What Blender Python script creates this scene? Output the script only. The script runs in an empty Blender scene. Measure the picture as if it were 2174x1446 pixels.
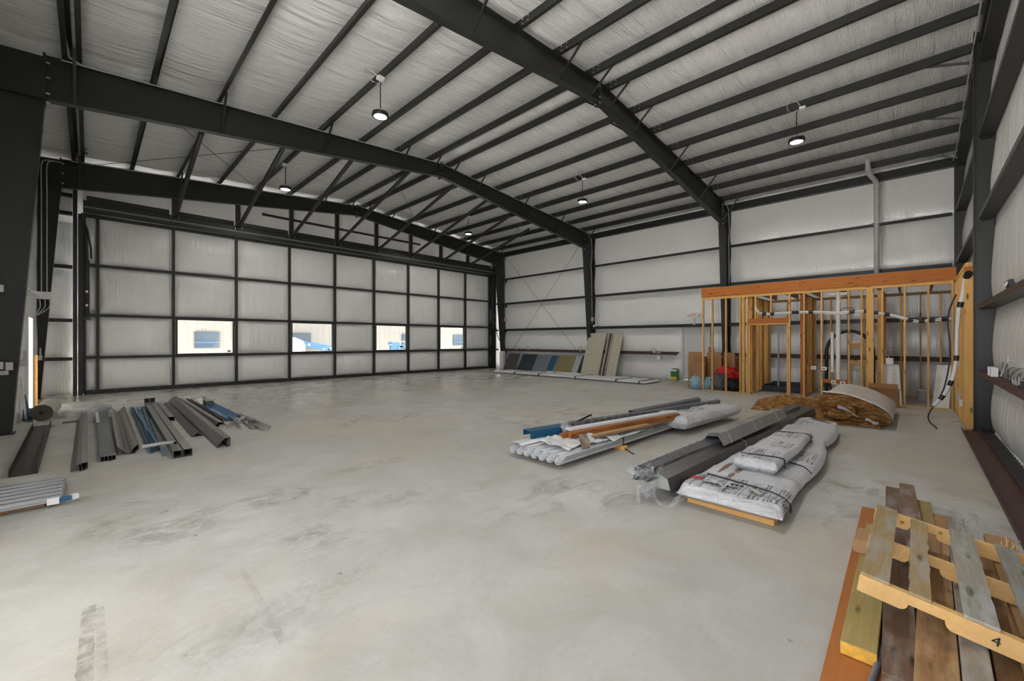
import bpy, bmesh, math, random
from mathutils import Vector, Matrix, noise
rnd = random.Random(7)
C = bpy.context.scene.collection
sc = bpy.context.scene

# ---------------------------------------------------------------- camera
H = 1.6
FPX = 877.26
YAW = math.radians(44.33)                      # heading measured from +X
cam = bpy.data.cameras.new('camera'); cam.sensor_fit = 'HORIZONTAL'; cam.sensor_width = 36.0
cam.lens = FPX * 36.0 / 2174.0
cam.clip_start = 0.05; cam.clip_end = 400
co = bpy.data.objects.new('camera', cam); C.objects.link(co)
co.location = (0, 0, H); co.rotation_euler = (math.pi/2, 0, YAW - math.pi/2)
sc.camera = co

# ---------------------------------------------------------------- sky, exposure
sc.view_settings.view_transform = 'Standard'; sc.view_settings.look = 'None'
sc.view_settings.exposure = 0.95; sc.view_settings.gamma = 1.0
sc.view_settings.use_curve_mapping = False
sc.cycles.max_bounces = 12; sc.cycles.diffuse_bounces = 6; sc.cycles.glossy_bounces = 4
sc.cycles.transparent_max_bounces = 12
sc.cycles.sample_clamp_indirect = 8.0
SKY = 1.9
SUN = 34.0
LAMP = 230.0
w = bpy.data.worlds.new('overcast_sky'); sc.world = w; w.use_nodes = True
nt = w.node_tree; nt.nodes.clear()
bg = nt.nodes.new('ShaderNodeBackground'); wo = nt.nodes.new('ShaderNodeOutputWorld')
tc = nt.nodes.new('ShaderNodeTexCoord'); sep = nt.nodes.new('ShaderNodeSeparateXYZ')
cr = nt.nodes.new('ShaderNodeValToRGB')
cr.color_ramp.elements[0].position = 0.0; cr.color_ramp.elements[0].color = (0.86, 0.91, 1.0, 1)
cr.color_ramp.elements[1].position = 0.8; cr.color_ramp.elements[1].color = (0.98, 0.99, 1.0, 1)
nt.links.new(tc.outputs['Generated'], sep.inputs[0]); nt.links.new(sep.outputs['Z'], cr.inputs[0])
nt.links.new(cr.outputs[0], bg.inputs[0]); bg.inputs[1].default_value = SKY
nt.links.new(bg.outputs[0], wo.inputs[0])

sl = bpy.data.lights.new('sun', 'SUN'); sl.energy = SUN; sl.angle = math.radians(6.0); sl.color = (1.0, 0.98, 0.96)
so_ = bpy.data.objects.new('sun', sl); C.objects.link(so_)
so_.rotation_euler = Vector((0.0, -0.18, -0.98)).to_track_quat('-Z', 'Y').to_euler()   # high sun, slightly north

def portal(name, loc, rot, sx, sy):
    l = bpy.data.lights.new(name, 'AREA'); l.shape = 'RECTANGLE'; l.size = sx; l.size_y = sy
    l.cycles.is_portal = True
    o = bpy.data.objects.new(name, l); C.objects.link(o); o.location = loc; o.rotation_euler = rot
OPEN_Y0, OPEN_Y1, OPEN_Z = -0.35, 4.75, 4.8
portal('sky_portal_bay', (-1.3, (OPEN_Y0+OPEN_Y1)/2, OPEN_Z/2), (0, -math.pi/2, 0), OPEN_Z, OPEN_Y1-OPEN_Y0)

# ---------------------------------------------------------------- helpers
class MB:
    """collects shapes (in world metres) and links them as ONE mesh object"""
    def __init__(s): s.v = []; s.f = []; s.sm = []
    def add(s, vs, fs, smooth=False):
        n = len(s.v); s.v += [tuple(p) for p in vs]
        for f in fs: s.f.append(tuple(i+n for i in f)); s.sm.append(smooth)
        return s
    def box(s, x0, x1, y0, y1, z0, z1):
        if x0 > x1: x0, x1 = x1, x0
        if y0 > y1: y0, y1 = y1, y0
        if z0 > z1: z0, z1 = z1, z0
        vs = [(x, y, z) for x in (x0, x1) for y in (y0, y1) for z in (z0, z1)]
        return s.add(vs, [(0,1,3,2),(4,6,7,5),(0,4,5,1),(2,3,7,6),(0,2,6,4),(1,5,7,3)])
    def prism(s, prof, p, q, up=(0,0,1), closed=True, caps=True, smooth=False, taper=1.0):
        """profile [(side, up)] swept from p to q"""
        p = Vector(p); q = Vector(q); d = (q-p).normalized(); up = Vector(up)
        sd = d.cross(up)
        if sd.length < 1e-6: sd = d.cross(Vector((1,0,0)))
        sd.normalize(); u = sd.cross(d).normalized()
        n = len(prof); vs = []
        for c, k in ((p, 1.0), (q, taper)):
            vs += [c + sd*a*k + u*b*k for a, b in prof]
        fs = [(i, (i+1) % n, n+(i+1) % n, n+i) for i in range(n if closed else n-1)]
        if closed and caps: fs += [tuple(range(n-1, -1, -1)), tuple(range(n, 2*n))]
        return s.add(vs, fs, smooth)
    def bar(s, p, q, wd, ht, up=(0,0,1)):
        return s.prism([(-wd/2,-ht/2),(wd/2,-ht/2),(wd/2,ht/2),(-wd/2,ht/2)], p, q, up)
    def strip(s, pts, p, q, t, up=(0,0,1)):
        """open polyline profile with thickness t swept from p to q (bent sheet metal)"""
        n = len(pts); P = [Vector((a, b)) for a, b in pts]; off = []
        for i in range(n):
            a = P[max(i-1, 0)]; b = P[min(i+1, n-1)]; d = (b-a).normalized()
            off.append(P[i] + Vector((-d.y, d.x))*t)
        prof = [(v.x, v.y) for v in P] + [(v.x, v.y) for v in reversed(off)]
        # caps of a bent strip are made as quads
        m = len(prof); s.prism(prof, p, q, up, caps=False)
        k = len(s.v) - 2*m
        for base in (k, k+m):
            for i in range(n-1):
                f = (base+i, base+i+1, base+m-2-i, base+m-1-i)
                s.f.append(f if base == k+m else f[::-1]); s.sm.append(False)
        return s
    def tube(s, pts, r, seg=10, smooth=True, caps=True):
        pts = [Vector(p) for p in pts]; n = len(pts); rs = r if isinstance(r, (list, tuple)) else [r]*n
        vs = []; prev = None
        for i, p in enumerate(pts):
            d = (pts[min(i+1, n-1)] - pts[max(i-1, 0)]).normalized()
            if prev is None:
                a = Vector((0,0,1)) if abs(d.z) < 0.9 else Vector((1,0,0))
                a = (a - d*a.dot(d)).normalized()
            else: a = (prev - d*prev.dot(d)).normalized()
            prev = a; b = d.cross(a)
            vs += [p + (a*math.cos(2*math.pi*k/seg) + b*math.sin(2*math.pi*k/seg))*rs[i] for k in range(seg)]
        fs = [(i*seg+k, i*seg+(k+1) % seg, (i+1)*seg+(k+1) % seg, (i+1)*seg+k) for i in range(n-1) for k in range(seg)]
        s.add(vs, fs, smooth)
        if caps: s.add(vs[:seg], [tuple(range(seg-1, -1, -1))]); s.add(vs[-seg:], [tuple(range(seg))])
        return s
    def lathe(s, prof, c, seg=24, smooth=True):
        """[(radius, z)] turned about the vertical through c"""
        cx, cy, cz = c; n = len(prof)
        vs = [(cx + r*math.cos(2*math.pi*k/seg), cy + r*math.sin(2*math.pi*k/seg), cz+z) for r, z in prof for k in range(seg)]
        fs = [(i*seg+k, i*seg+(k+1) % seg, (i+1)*seg+(k+1) % seg, (i+1)*seg+k) for i in range(n-1) for k in range(seg)]
        return s.add(vs, fs, smooth)
    def grid(s, nu, nv, fn, smooth=True, flip=False):
        vs = [fn(i/nu, j/nv) for i in range(nu+1) for j in range(nv+1)]
        W = nv+1
        fs = [(i*W+j, (i+1)*W+j, (i+1)*W+j+1, i*W+j+1) for i in range(nu) for j in range(nv)]
        if flip: fs = [f[::-1] for f in fs]
        return s.add(vs, fs, smooth)
    def poly(s, pts): return s.add(pts, [tuple(range(len(pts)))])
    def mesh(s, name, mat, origin=(0,0,0)):
        me = bpy.data.meshes.new(name); o = Vector(origin)
        me.from_pydata([tuple(Vector(v)-o) for v in s.v], [], s.f)
        me.polygons.foreach_set('use_smooth', s.sm); me.materials.append(mat); me.update()
        return me
    def build(s, name, mat, parent=None, origin=None, bevel=0.0):
        org = Vector(origin) if origin is not None else (ORG[parent.name] if parent else Vector((0,0,0)))
        o = bpy.data.objects.new(name, s.mesh(name, mat, org)); C.objects.link(o)
        if parent: o.parent = parent
        else: o.location = org
        ORG[o.name] = org
        if bevel:
            m = o.modifiers.new('bevel', 'BEVEL'); m.width = bevel; m.segments = 2; m.limit_method = 'ANGLE'
        return o
ORG = {}
def tag(o, label=None, cat=None, group=None, kind=None):
    if label: o['label'] = label
    if cat: o['category'] = cat
    if group: o['group'] = group
    if kind: o['kind'] = kind
    return o
def thing(name, loc, label, cat, group=None, kind=None):
    o = bpy.data.objects.new(name, None); C.objects.link(o); o.location = loc; o.empty_display_size = 0.1
    ORG[o.name] = Vector(loc)
    return tag(o, label, cat, group, kind)
def copy_tree(o, parent=None):
    c = o.copy(); C.objects.link(c); ORG[c.name] = ORG.get(o.name, Vector())
    if parent: c.parent = parent
    for ch in list(o.children): copy_tree(ch, c)
    return c
def board(name, mat, p, q, wd, ht, up=(0,0,1), parent=None, bevel=0.003, end=None):
    """a sawn board from p to q with its own local X along the grain"""
    p = Vector(p); q = Vector(q); d = q-p; L = d.length; d.normalize()
    up = Vector(up); sd = up.cross(d).normalized(); u = d.cross(sd).normalized()
    m = MB().box(0, L, -wd/2, wd/2, -ht/2, ht/2)
    o = bpy.data.objects.new(name, m.mesh(name, mat)); C.objects.link(o)
    M = Matrix((( d.x, sd.x, u.x, p.x), (d.y, sd.y, u.y, p.y), (d.z, sd.z, u.z, p.z), (0,0,0,1)))
    if parent: o.parent = parent; M = Matrix.Translation(-ORG[parent.name]) @ M
    o.matrix_local = M; ORG[o.name] = Vector((0,0,0))
    if bevel:
        b = o.modifiers.new('bevel', 'BEVEL'); b.width = bevel; b.segments = 1; b.limit_method = 'ANGLE'
    return o

# ---------------------------------------------------------------- materials
def newmat(name):
    m = bpy.data.materials.new(name); m.use_nodes = True; t = m.node_tree
    return m, t, t.nodes['Principled BSDF']
def nd(t, typ, **kw):
    n = t.nodes.new(typ)
    for k, v in kw.items():
        if k in n.inputs: n.inputs[k].default_value = v
        else: setattr(n, k, v)
    return n
def coords(t, scale=(1,1,1), kind='Object', rot=(0,0,0)):
    c = nd(t, 'ShaderNodeTexCoord'); mp = nd(t, 'ShaderNodeMapping')
    mp.inputs['Scale'].default_value = scale; mp.inputs['Rotation'].default_value = rot
    t.links.new(c.outputs[kind], mp.inputs['Vector']); return mp.outputs['Vector']
def noi(t, vec, scale, detail=4, rough=0.55, dist=0.0):
    n = nd(t, 'ShaderNodeTexNoise'); n.inputs['Scale'].default_value = scale; n.inputs['Detail'].default_value = detail
    n.inputs['Roughness'].default_value = rough; n.inputs['Distortion'].default_value = dist
    t.links.new(vec, n.inputs['Vector']); return n.outputs['Fac']
def ramp(t, fac, stops):
    r = nd(t, 'ShaderNodeValToRGB'); e = r.color_ramp.elements
    while len(e) < len(stops): e.new(0.5)
    for i, (p, c) in enumerate(stops):
        e[i].position = p; e[i].color = (c, c, c, 1) if not isinstance(c, tuple) else (*c, 1)
    t.links.new(fac, r.inputs['Fac']); return r.outputs['Color']
def mix(t, fac, a, b, mode='MIX'):
    m = nd(t, 'ShaderNodeMix', data_type='RGBA', blend_type=mode)
    for sock, v in ((m.inputs[0], fac), (m.inputs[6], a), (m.inputs[7], b)):
        if isinstance(v, (int, float)): sock.default_value = v
        elif isinstance(v, tuple): sock.default_value = (*v, 1)
        else: t.links.new(v, sock)
    return m.outputs[2]
def bump(t, p, height, strength=0.5, dist=0.02):
    b = nd(t, 'ShaderNodeBump'); b.inputs['Strength'].default_value = strength; b.inputs['Distance'].default_value = dist
    t.links.new(height, b.inputs['Height']); t.links.new(b.outputs[0], p.inputs['Normal']); return b
def math_(t, op, a, b=None):
    m = nd(t, 'ShaderNodeMath', operation=op)
    for s_, v in ((m.inputs[0], a), (m.inputs[1], b)):
        if v is None: continue
        if isinstance(v, (int, float)): s_.default_value = v
        else: t.links.new(v, s_)
    return m.outputs[0]

def plain(name, col, rough=0.5, metal=0.0, var=0.15, vscale=6.0, bmp=0.0, spec=0.5):
    m, t, p = newmat(name); v = coords(t)
    n = noi(t, v, vscale, 5)
    lo = tuple(max(0, c*(1-var)) for c in col); hi = tuple(min(1, c*(1+var)) for c in col)
    t.links.new(ramp(t, n, [(0.3, lo), (0.7, hi)]), p.inputs['Base Color'])
    p.inputs['Roughness'].default_value = rough; p.inputs['Metallic'].default_value = metal
    p.inputs['Specular IOR Level'].default_value = spec
    if bmp: bump(t, p, noi(t, v, vscale*6, 3), bmp, 0.01)
    return m
def wood(name, a, b, rough=0.6, knots=True, grain=1.0, stain=None):
    m, t, p = newmat(name)
    info = nd(t, 'ShaderNodeObjectInfo')
    c = nd(t, 'ShaderNodeTexCoord'); add = nd(t, 'ShaderNodeVectorMath', operation='ADD'); sc_ = nd(t, 'ShaderNodeVectorMath', operation='SCALE')
    comb = nd(t, 'ShaderNodeCombineXYZ')
    t.links.new(info.outputs['Random'], comb.inputs[0]); t.links.new(info.outputs['Random'], comb.inputs[1])
    t.links.new(comb.outputs[0], sc_.inputs[0]); sc_.inputs['Scale'].default_value = 37.0
    t.links.new(c.outputs['Object'], add.inputs[0]); t.links.new(sc_.outputs[0], add.inputs[1])
    def mp(s_):
        q = nd(t, 'ShaderNodeMapping'); q.inputs['Scale'].default_value = s_; t.links.new(add.outputs[0], q.inputs['Vector']); return q.outputs[0]
    g = noi(t, mp((1.2, 22, 22)), 2.4*grain, 6, 0.6, 0.6)
    col = ramp(t, g, [(0.25, b), (0.5, tuple((x+y)/2 for x, y in zip(a, b))), (0.72, a)])
    big = noi(t, mp((0.8, 3, 3)), 1.5, 3)
    col = mix(t, ramp(t, big, [(0.35, 0.0), (0.7, 0.5)]), col, tuple(x*0.72 for x in a))
    if knots:
        vo = nd(t, 'ShaderNodeTexVoronoi'); vo.inputs['Scale'].default_value = 1.0; t.links.new(mp((2.2, 9, 9)), vo.inputs['Vector'])
        k = ramp(t, vo.outputs['Distance'], [(0.09, 1.0), (0.17, 0.0)])
        col = mix(t, k, col, tuple(x*0.28 for x in b))
    if stain:
        s_ = ramp(t, noi(t, mp((1.5, 5, 5)), 2.0, 5, 0.6), [(0.45, 0.0), (0.62, 0.85)])
        col = mix(t, s_, col, stain)
    hs = nd(t, 'ShaderNodeHueSaturation'); t.links.new(col, hs.inputs['Color'])
    mr = nd(t, 'ShaderNodeMapRange'); t.links.new(info.outputs['Random'], mr.inputs[0]); mr.inputs[3].default_value = 0.82; mr.inputs[4].default_value = 1.15
    t.links.new(mr.outputs[0], hs.inputs['Value'])
    t.links.new(hs.outputs[0], p.inputs['Base Color']); p.inputs['Roughness'].default_value = rough
    p.inputs['Specular IOR Level'].default_value = 0.3
    bump(t, p, g, 0.25, 0.004)
    return m
def vinyl(name, scale, strength, col=(0.84, 0.835, 0.815), rough=0.3, fine=1.0, dist=0.03, amp=0.5):
    """white plastic facing of fibreglass blanket; scale stretches the wrinkles"""
    m, t, p = newmat(name); v = coords(t, scale)
    n1 = noi(t, v, 1.0, 5, 0.62, 0.35); n2 = noi(t, v, 4.5*fine, 3, 0.6, 0.2)
    msk = ramp(t, noi(t, coords(t, (0.55, 0.55, 0.75)), 1.0, 3), [(0.36, 0.15), (0.66, 1.0)])
    r2 = nd(t, 'ShaderNodeMath', operation='ABSOLUTE')
    t.links.new(math_(t, 'SUBTRACT', n2, 0.5), r2.inputs[0])
    h = math_(t, 'ADD', n1, math_(t, 'MULTIPLY', math_(t, 'MULTIPLY', r2.outputs[0], msk), amp))
    bump(t, p, h, strength, dist)
    tone = noi(t, coords(t), 0.8, 3)
    t.links.new(ramp(t, tone, [(0.3, tuple(c*0.96 for c in col)), (0.7, col)]), p.inputs['Base Color'])
    p.inputs['Roughness'].default_value = rough; p.inputs['Specular IOR Level'].default_value = 0.95
    return m

MAT = {}
MAT['steel'] = plain('charcoal_painted_steel', (0.0175, 0.018, 0.017), 0.42, 0.0, 0.12, 3.0)
MAT['steel2'] = plain('black_steel_door_frame', (0.022, 0.022, 0.020), 0.45, 0.0, 0.12, 4.0)
MAT['primer'] = plain('dusty_red_primer_steel', (0.075, 0.036, 0.028), 0.6, 0.0, 0.3, 5.0)
MAT['galv'] = plain('galvanised_conduit', (0.50, 0.50, 0.48), 0.4, 0.25, 0.12, 8.0)
MAT['bolt'] = plain('zinc_bolt', (0.6, 0.58, 0.5), 0.35, 0.8, 0.1)
MAT['cable'] = plain('steel_cable', (0.10, 0.10, 0.095), 0.5, 0.4, 0.1)
MAT['ceil'] = vinyl('ceiling_insulation_facing', (0.35, 5.0, 1.0), 1.0, rough=0.17, fine=1.2, dist=0.12, col=(0.86, 0.86, 0.85))
MAT['vin'] = vinyl('wall_insulation_facing', (4.0, 4.0, 0.35), 0.7, dist=0.06, rough=0.24)
MAT['vinC'] = vinyl('pleated_wall_insulation_facing', (11.0, 2.0, 0.14), 1.0, dist=0.12, rough=0.22, col=(0.80, 0.79, 0.76), amp=0.7)
MAT['vinD'] = vinyl('door_insulation_facing', (4.5, 4.5, 0.6), 0.75, dist=0.06, rough=0.22)
MAT['white'] = plain('white_paint', (0.78, 0.78, 0.76), 0.45, 0, 0.04)
MAT['doorw'] = plain('pale_grey_door_paint', (0.62, 0.62, 0.60), 0.45, 0, 0.04)
MAT['black'] = plain('black_plastic', (0.012, 0.012, 0.013), 0.45, 0, 0.1)
MAT['pvc'] = plain('white_pvc', (0.74, 0.74, 0.72), 0.4, 0, 0.05)
MAT['pvcg'] = plain('grey_pvc', (0.45, 0.44, 0.45), 0.45, 0, 0.05)

def concrete():
    m, t, p = newmat('trowelled_concrete'); v = coords(t)
    c1 = noi(t, v, 0.28, 5, 0.6, 0.3); c2 = noi(t, v, 1.6, 7, 0.68, 0.6); c3 = noi(t, v, 26, 5, 0.75)
    col = ramp(t, c1, [(0.32, (0.41, 0.405, 0.38)), (0.5, (0.48, 0.477, 0.45)), (0.68, (0.55, 0.55, 0.525))])
    col = mix(t, ramp(t, c2, [(0.40, 0.0), (0.72, 0.8)]), col, (0.36, 0.34, 0.295))
    col = mix(t, ramp(t, c3, [(0.42, 0.0), (0.85, 0.40)]), col, (0.32, 0.305, 0.27))
    # faint tan water stains
    s1 = noi(t, v, 0.42, 4, 0.55, 0.6)
    col = mix(t, ramp(t, s1, [(0.48, 0.0), (0.64, 0.45)]), col, (0.48, 0.415, 0.30))
    # dirt dragged in streaks, gathered in a few areas
    vr = coords(t, (1.0, 1.9, 1.0), rot=(0, 0, math.radians(40)))
    d1 = noi(t, vr, 1.5, 9, 0.74, 0.8); area = ramp(t, noi(t, v, 0.30, 2, 0.5), [(0.50, 0.0), (0.62, 1.0)])
    dk = math_(t, 'MULTIPLY', ramp(t, d1, [(0.50, 0.0), (0.66, 0.85)]), area)
    col = mix(t, dk, col, (0.20, 0.175, 0.135))
    for (ax, ay, bx, by, wd, op) in ((0.0, 3.56, -0.03, 2.2, 0.03, 0.7), (0.045, 3.5, 0.05, 2.3, 0.02, 0.4), (9.86, 11.74, 10.33, 8.74, 0.07, 0.4), (7.1, 10.67, 7.67, 7.97, 0.07, 0.4), (5.85, 6.8, 5.78, 5.1, 0.05, 0.45), (8.07, 7.3, 8.07, 5.4, 0.05, 0.4), (0.75, 3.4, 0.72, 2.4, 0.02, 0.3)):
        L_ = math.hypot(bx-ax, by-ay); ux, uy = (bx-ax)/L_, (by-ay)/L_
        q = nd(t, 'ShaderNodeSeparateXYZ'); t.links.new(v, q.inputs[0])
        dx = math_(t, 'SUBTRACT', q.outputs['X'], ax); dy = math_(t, 'SUBTRACT', q.outputs['Y'], ay)
        al = math_(t, 'ADD', math_(t, 'MULTIPLY', dx, ux), math_(t, 'MULTIPLY', dy, uy))
        ac = math_(t, 'ABSOLUTE', math_(t, 'SUBTRACT', math_(t, 'MULTIPLY', dy, ux), math_(t, 'MULTIPLY', dx, uy)))
        k = math_(t, 'MULTIPLY', math_(t, 'MULTIPLY', math_(t, 'GREATER_THAN', al, 0.0), math_(t, 'LESS_THAN', al, L_)), math_(t, 'LESS_THAN', math_(t, 'ADD', ac, math_(t, 'MULTIPLY', c3, wd)), wd*1.5))
        col = mix(t, math_(t, 'MULTIPLY', k, math_(t, 'MULTIPLY', ramp(t, noi(t, v, 11, 5, 0.7), [(0.40, 0.0), (0.60, 1.0)]), op)), col, (0.21, 0.185, 0.15))
    for (x, y, rx, ry, op) in ((0.48, 4.51, 0.42, 0.30, 0.95), (1.35, 4.67, 0.55, 0.30, 0.95), (1.25, 3.60, 0.28, 0.18, 0.9), (2.5, 5.0, 0.6, 0.2, 0.8), (2.2, 3.75, 0.35, 0.2, 0.6), (0.6, 2.6, 0.4, 0.25, 0.55), (1.1, 2.75, 0.4, 0.2, 0.5), (1.9, 4.1, 0.5, 0.15, 0.6), (0.1, 4.9, 0.3, 0.3, 0.6), (3.0, 3.4, 0.5, 0.1, 0.35)):
        q = nd(t, 'ShaderNodeSeparateXYZ'); t.links.new(v, q.inputs[0])
        dx = math_(t, 'DIVIDE', math_(t, 'SUBTRACT', q.outputs['X'], x), rx); dy = math_(t, 'DIVIDE', math_(t, 'SUBTRACT', q.outputs['Y'], y), ry)
        d = math_(t, 'ADD', math_(t, 'MULTIPLY', dx, dx), math_(t, 'MULTIPLY', dy, dy))
        k = math_(t, 'MULTIPLY', ramp(t, d, [(0.2, 1.0), (1.0, 0.0)]), ramp(t, noi(t, v, 6.5, 8, 0.76, 0.6), [(0.44, 0.0), (0.68, 1.0)]))
        col = mix(t, math_(t, 'MULTIPLY', k, op), col, (0.22, 0.19, 0.15))
    # damp drips near the tall door, with rusty edges
    sy = nd(t, 'ShaderNodeSeparateXYZ'); t.links.new(v, sy.inputs[0])
    mr = nd(t, 'ShaderNodeMapRange'); t.links.new(sy.outputs['Y'], mr.inputs[0]); mr.inputs[1].default_value = 8.0; mr.inputs[2].default_value = 12.5
    dn = noi(t, coords(t, (1.0, 2.2, 1.0)), 0.9, 7, 0.7, 0.7)
    damp = math_(t, 'MULTIPLY', mr.outputs[0], ramp(t, dn, [(0.42, 0.0), (0.56, 1.0)]))
    col = mix(t, math_(t, 'MULTIPLY', mr.outputs[0], ramp(t, dn, [(0.50, 0.0), (0.53, 0.40), (0.56, 0.0)])), col, (0.20, 0.165, 0.10))
    vo = nd(t, 'ShaderNodeTexVoronoi'); vo.inputs['Scale'].default_value = 2.2; t.links.new(v, vo.inputs['Vector'])
    col = mix(t, ramp(t, vo.outputs['Distance'], [(0.020, 0.8), (0.045, 0.0)]), col, (0.15, 0.12, 0.09))
    vo2 = nd(t, 'ShaderNodeTexVoronoi'); vo2.inputs['Scale'].default_value = 9.0; t.links.new(v, vo2.inputs['Vector'])
    col = mix(t, ramp(t, vo2.outputs['Distance'], [(0.03, 0.45), (0.07, 0.0)]), col, (0.25, 0.22, 0.18))
    t.links.new(col, p.inputs['Base Color'])
    rg = ramp(t, noi(t, v, 0.9, 6, 0.65, 0.5), [(0.32, 0.42), (0.5, 0.50), (0.7, 0.60)])
    t.links.new(mix(t, math_(t, 'MULTIPLY', damp, 0.92), rg, (0.16, 0.16, 0.16)), p.inputs['Roughness'])
    p.inputs['Specular IOR Level'].default_value = 0.42
    bump(t, p, math_(t, 'ADD', noi(t, v, 5.0, 4, 0.6), math_(t, 'MULTIPLY', c3, 0.3)), 0.22, 0.012)
    return m
MAT['conc'] = concrete()
def emit(name, col, s_):
    m, t, p = newmat(name); p.inputs['Base Color'].default_value = (*col, 1)
    p.inputs['Emission Color'].default_value = (*col, 1); p.inputs['Emission Strength'].default_value = s_
    return m
MAT['lens'] = emit('lit_lamp_lens', (1.0, 0.98, 0.95), LAMP)
# ================================================================ THE SETTING
XW, XE, YS, YN = -1.2, 17.0, -1.0, 17.95
RX = 8.0
def rtop(x): return 7.36 - 0.0822*abs(x-RX)          # top of rafters = bottom of purlins
def rbot(x): return 6.94 - 0.125*abs(x-RX)           # bottom of tapered rafters
PH = 0.2
PURL = [RX + s*(0.36 + 1.12*k) for s in (-1, 1) for k in range(8)]
PURL = sorted(PURL)

fl = MB(); fl.grid(20, 20, lambda u, v: (XW-0.3+(XE-XW+0.5)*u, YS-0.2+(YN-YS+0.6)*v, 0), smooth=False)
fl.box(XW-0.3, XE+0.2, YS-0.2, YN+0.4, -0.25, -0.02)
tag(fl.build('floor', MAT['conc']), 'stained pale concrete slab floor of the hall', 'floor', kind='structure')

# ceiling: blanket insulation sagging between purlins
ce = MB()
def ceil_strip(x0, x1):
    def fn(u, v):
        x = x0 + (x1-x0)*u; y = YS-0.1 + (YN-YS+0.3)*v
        z = rtop(x) + PH + 0.012
        sag = 0.055*math.sin(math.pi*u)**0.8 * (0.75 + 0.5*noise.noise((x0*3.1, y*0.55, 0)))
        return (x, y, z - sag + 0.006*noise.noise((x*2, y*3, 1))*math.sin(math.pi*u))
    ce.grid(8, 120, fn, flip=True)
edges = [XW-0.05] + PURL + [XE+0.05]
for a, b in zip(edges[:-1], edges[1:]):
    if a < RX < b: ceil_strip(a, RX); ceil_strip(RX, b)
    else: ceil_strip(a, b)
tag(ce.build('ceiling', MAT['ceil']), 'white faced insulation blanket sagging between the roof purlins', 'ceiling', kind='structure')

def patch(m, fn, u0, u1, v0, v1, b, nu=10, nv=10, pinu=False, flip=False, seed=0, top=None):
    """bulging blanket between girts: fn(u, v, out) -> point"""
    def g(s_, t_):
        u = u0+(u1-u0)*s_; vt = v1 if top is None else top(u); v = v0+(vt-v0)*t_
        k = (math.sin(math.pi*t_**0.72)**0.75 if 0 < t_ < 1 else 0)
        k *= (math.sin(math.pi*s_)**(0.6 if pinu else 0.10) if 0 < s_ < 1 else 0)
        o = b*k*(0.85 + 0.4*noise.noise((u*0.9+seed, v*0.7, seed*1.7)))
        o += 0.012*k*noise.noise((u*4.0, v*0.8, seed+9.0))
        return fn(u, v, o)
    m.grid(nu, nv, g, flip=flip)
GZ = [0.0, 1.06, 2.19, 3.69, 5.10]
# east wall (the long wall straight ahead on the right), blanket hung between girts
we = MB(); fe = lambda u, v, o: (XE-o, u, v)
levels = GZ + [6.62]
DY0, DY1 = 5.72, 6.84                                # exit door
for i in range(5):
    for a, b in ((YS, 5.1), (5.1, 11.1), (11.1, YN)):
        z0, z1 = levels[i], levels[i+1]
        if i < 2 and a < DY0 < b:
            patch(we, fe, a, b, z0, z1, 0.0, 4, 4, flip=False) if False else None
            patch(we, fe, DY1, b, z0, z1, 0.10, 14, 12, seed=i)
            if DY0-0.02 > a: patch(we, fe, a, DY0, z0, z1, 0.10, 8, 12, seed=i+3)
            if i == 1: patch(we, fe, DY0, DY1, 2.15, z1, 0.01, 4, 4, seed=4)
        else: patch(we, fe, a, b, z0, z1, 0.10, 30, 14, seed=i+a)
patch(we, fe, YS, YN, 6.62, 6.95, 0.0, 20, 2)
tag(we.build('wall_east', MAT['vin']), 'long wall of white faced insulation hung between dark horizontal girts', 'wall', kind='structure')
# south wall (beside the camera on the right)
ws = MB(); fs_ = lambda u, v, o: (u, YS+o, v)
lv = [0.0, 1.06, 2.15, 3.72, 5.15, 6.5]
for i in range(6):
    for a, b in ((XW, 5.0), (5.0, 11.0), (11.0, XE)):
        if i < 5: patch(ws, fs_, a, b, lv[i], lv[i+1], 0.11, 60, 16, seed=i+a*2, flip=True)
        else: patch(ws, fs_, a, b, 6.5, 7.6, 0.03, 12, 6, seed=i+a, flip=True, top=lambda u: rtop(u)+PH+0.05)
tag(ws.build('wall_south', MAT['vinC']), 'insulated end wall with vertical pleats beside the timber closet', 'wall', kind='structure')
# west wall (behind the left column) with the open bay and the man door
ww = MB(); fw = lambda u, v, o: ((XW if u < 11.5 else -0.99)+o, u, v)
MD0, MD1 = 14.15, 15.1
for i in range(6):
    z0 = levels[i] if i < 6 else 0; z1 = (levels+[6.95])[i+1]
    for a, b in ((YS, OPEN_Y0), (OPEN_Y0, OPEN_Y1), (OPEN_Y1, 11.5), (11.5001, MD0), (MD0, MD1), (MD1, YN)):
        zz0 = z0
        if (a, b) == (OPEN_Y0, OPEN_Y1):
            if z1 <= OPEN_Z: continue
            zz0 = max(z0, OPEN_Z)
        if (a, b) == (MD0, MD1):
            if z1 < 2.12: continue
            zz0 = max(z0, 2.12)
        patch(ww, fw, a, b, zz0, z1, 0.02, 8, 6, seed=i+a)
ww.box(XW-0.02, -0.99, 11.5, 11.52, 0, 6.9); ww.box(XW-0.25, XW-0.02, OPEN_Y1, OPEN_Y1+0.05, 0, OPEN_Z); ww.box(XW-0.25, XW-0.02, OPEN_Y0-0.05, OPEN_Y0, 0, OPEN_Z)
tag(ww.build('wall_west', MAT['vin']), 'insulated side wall with an open bay and a narrow door at the far left', 'wall', kind='structure')
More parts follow.
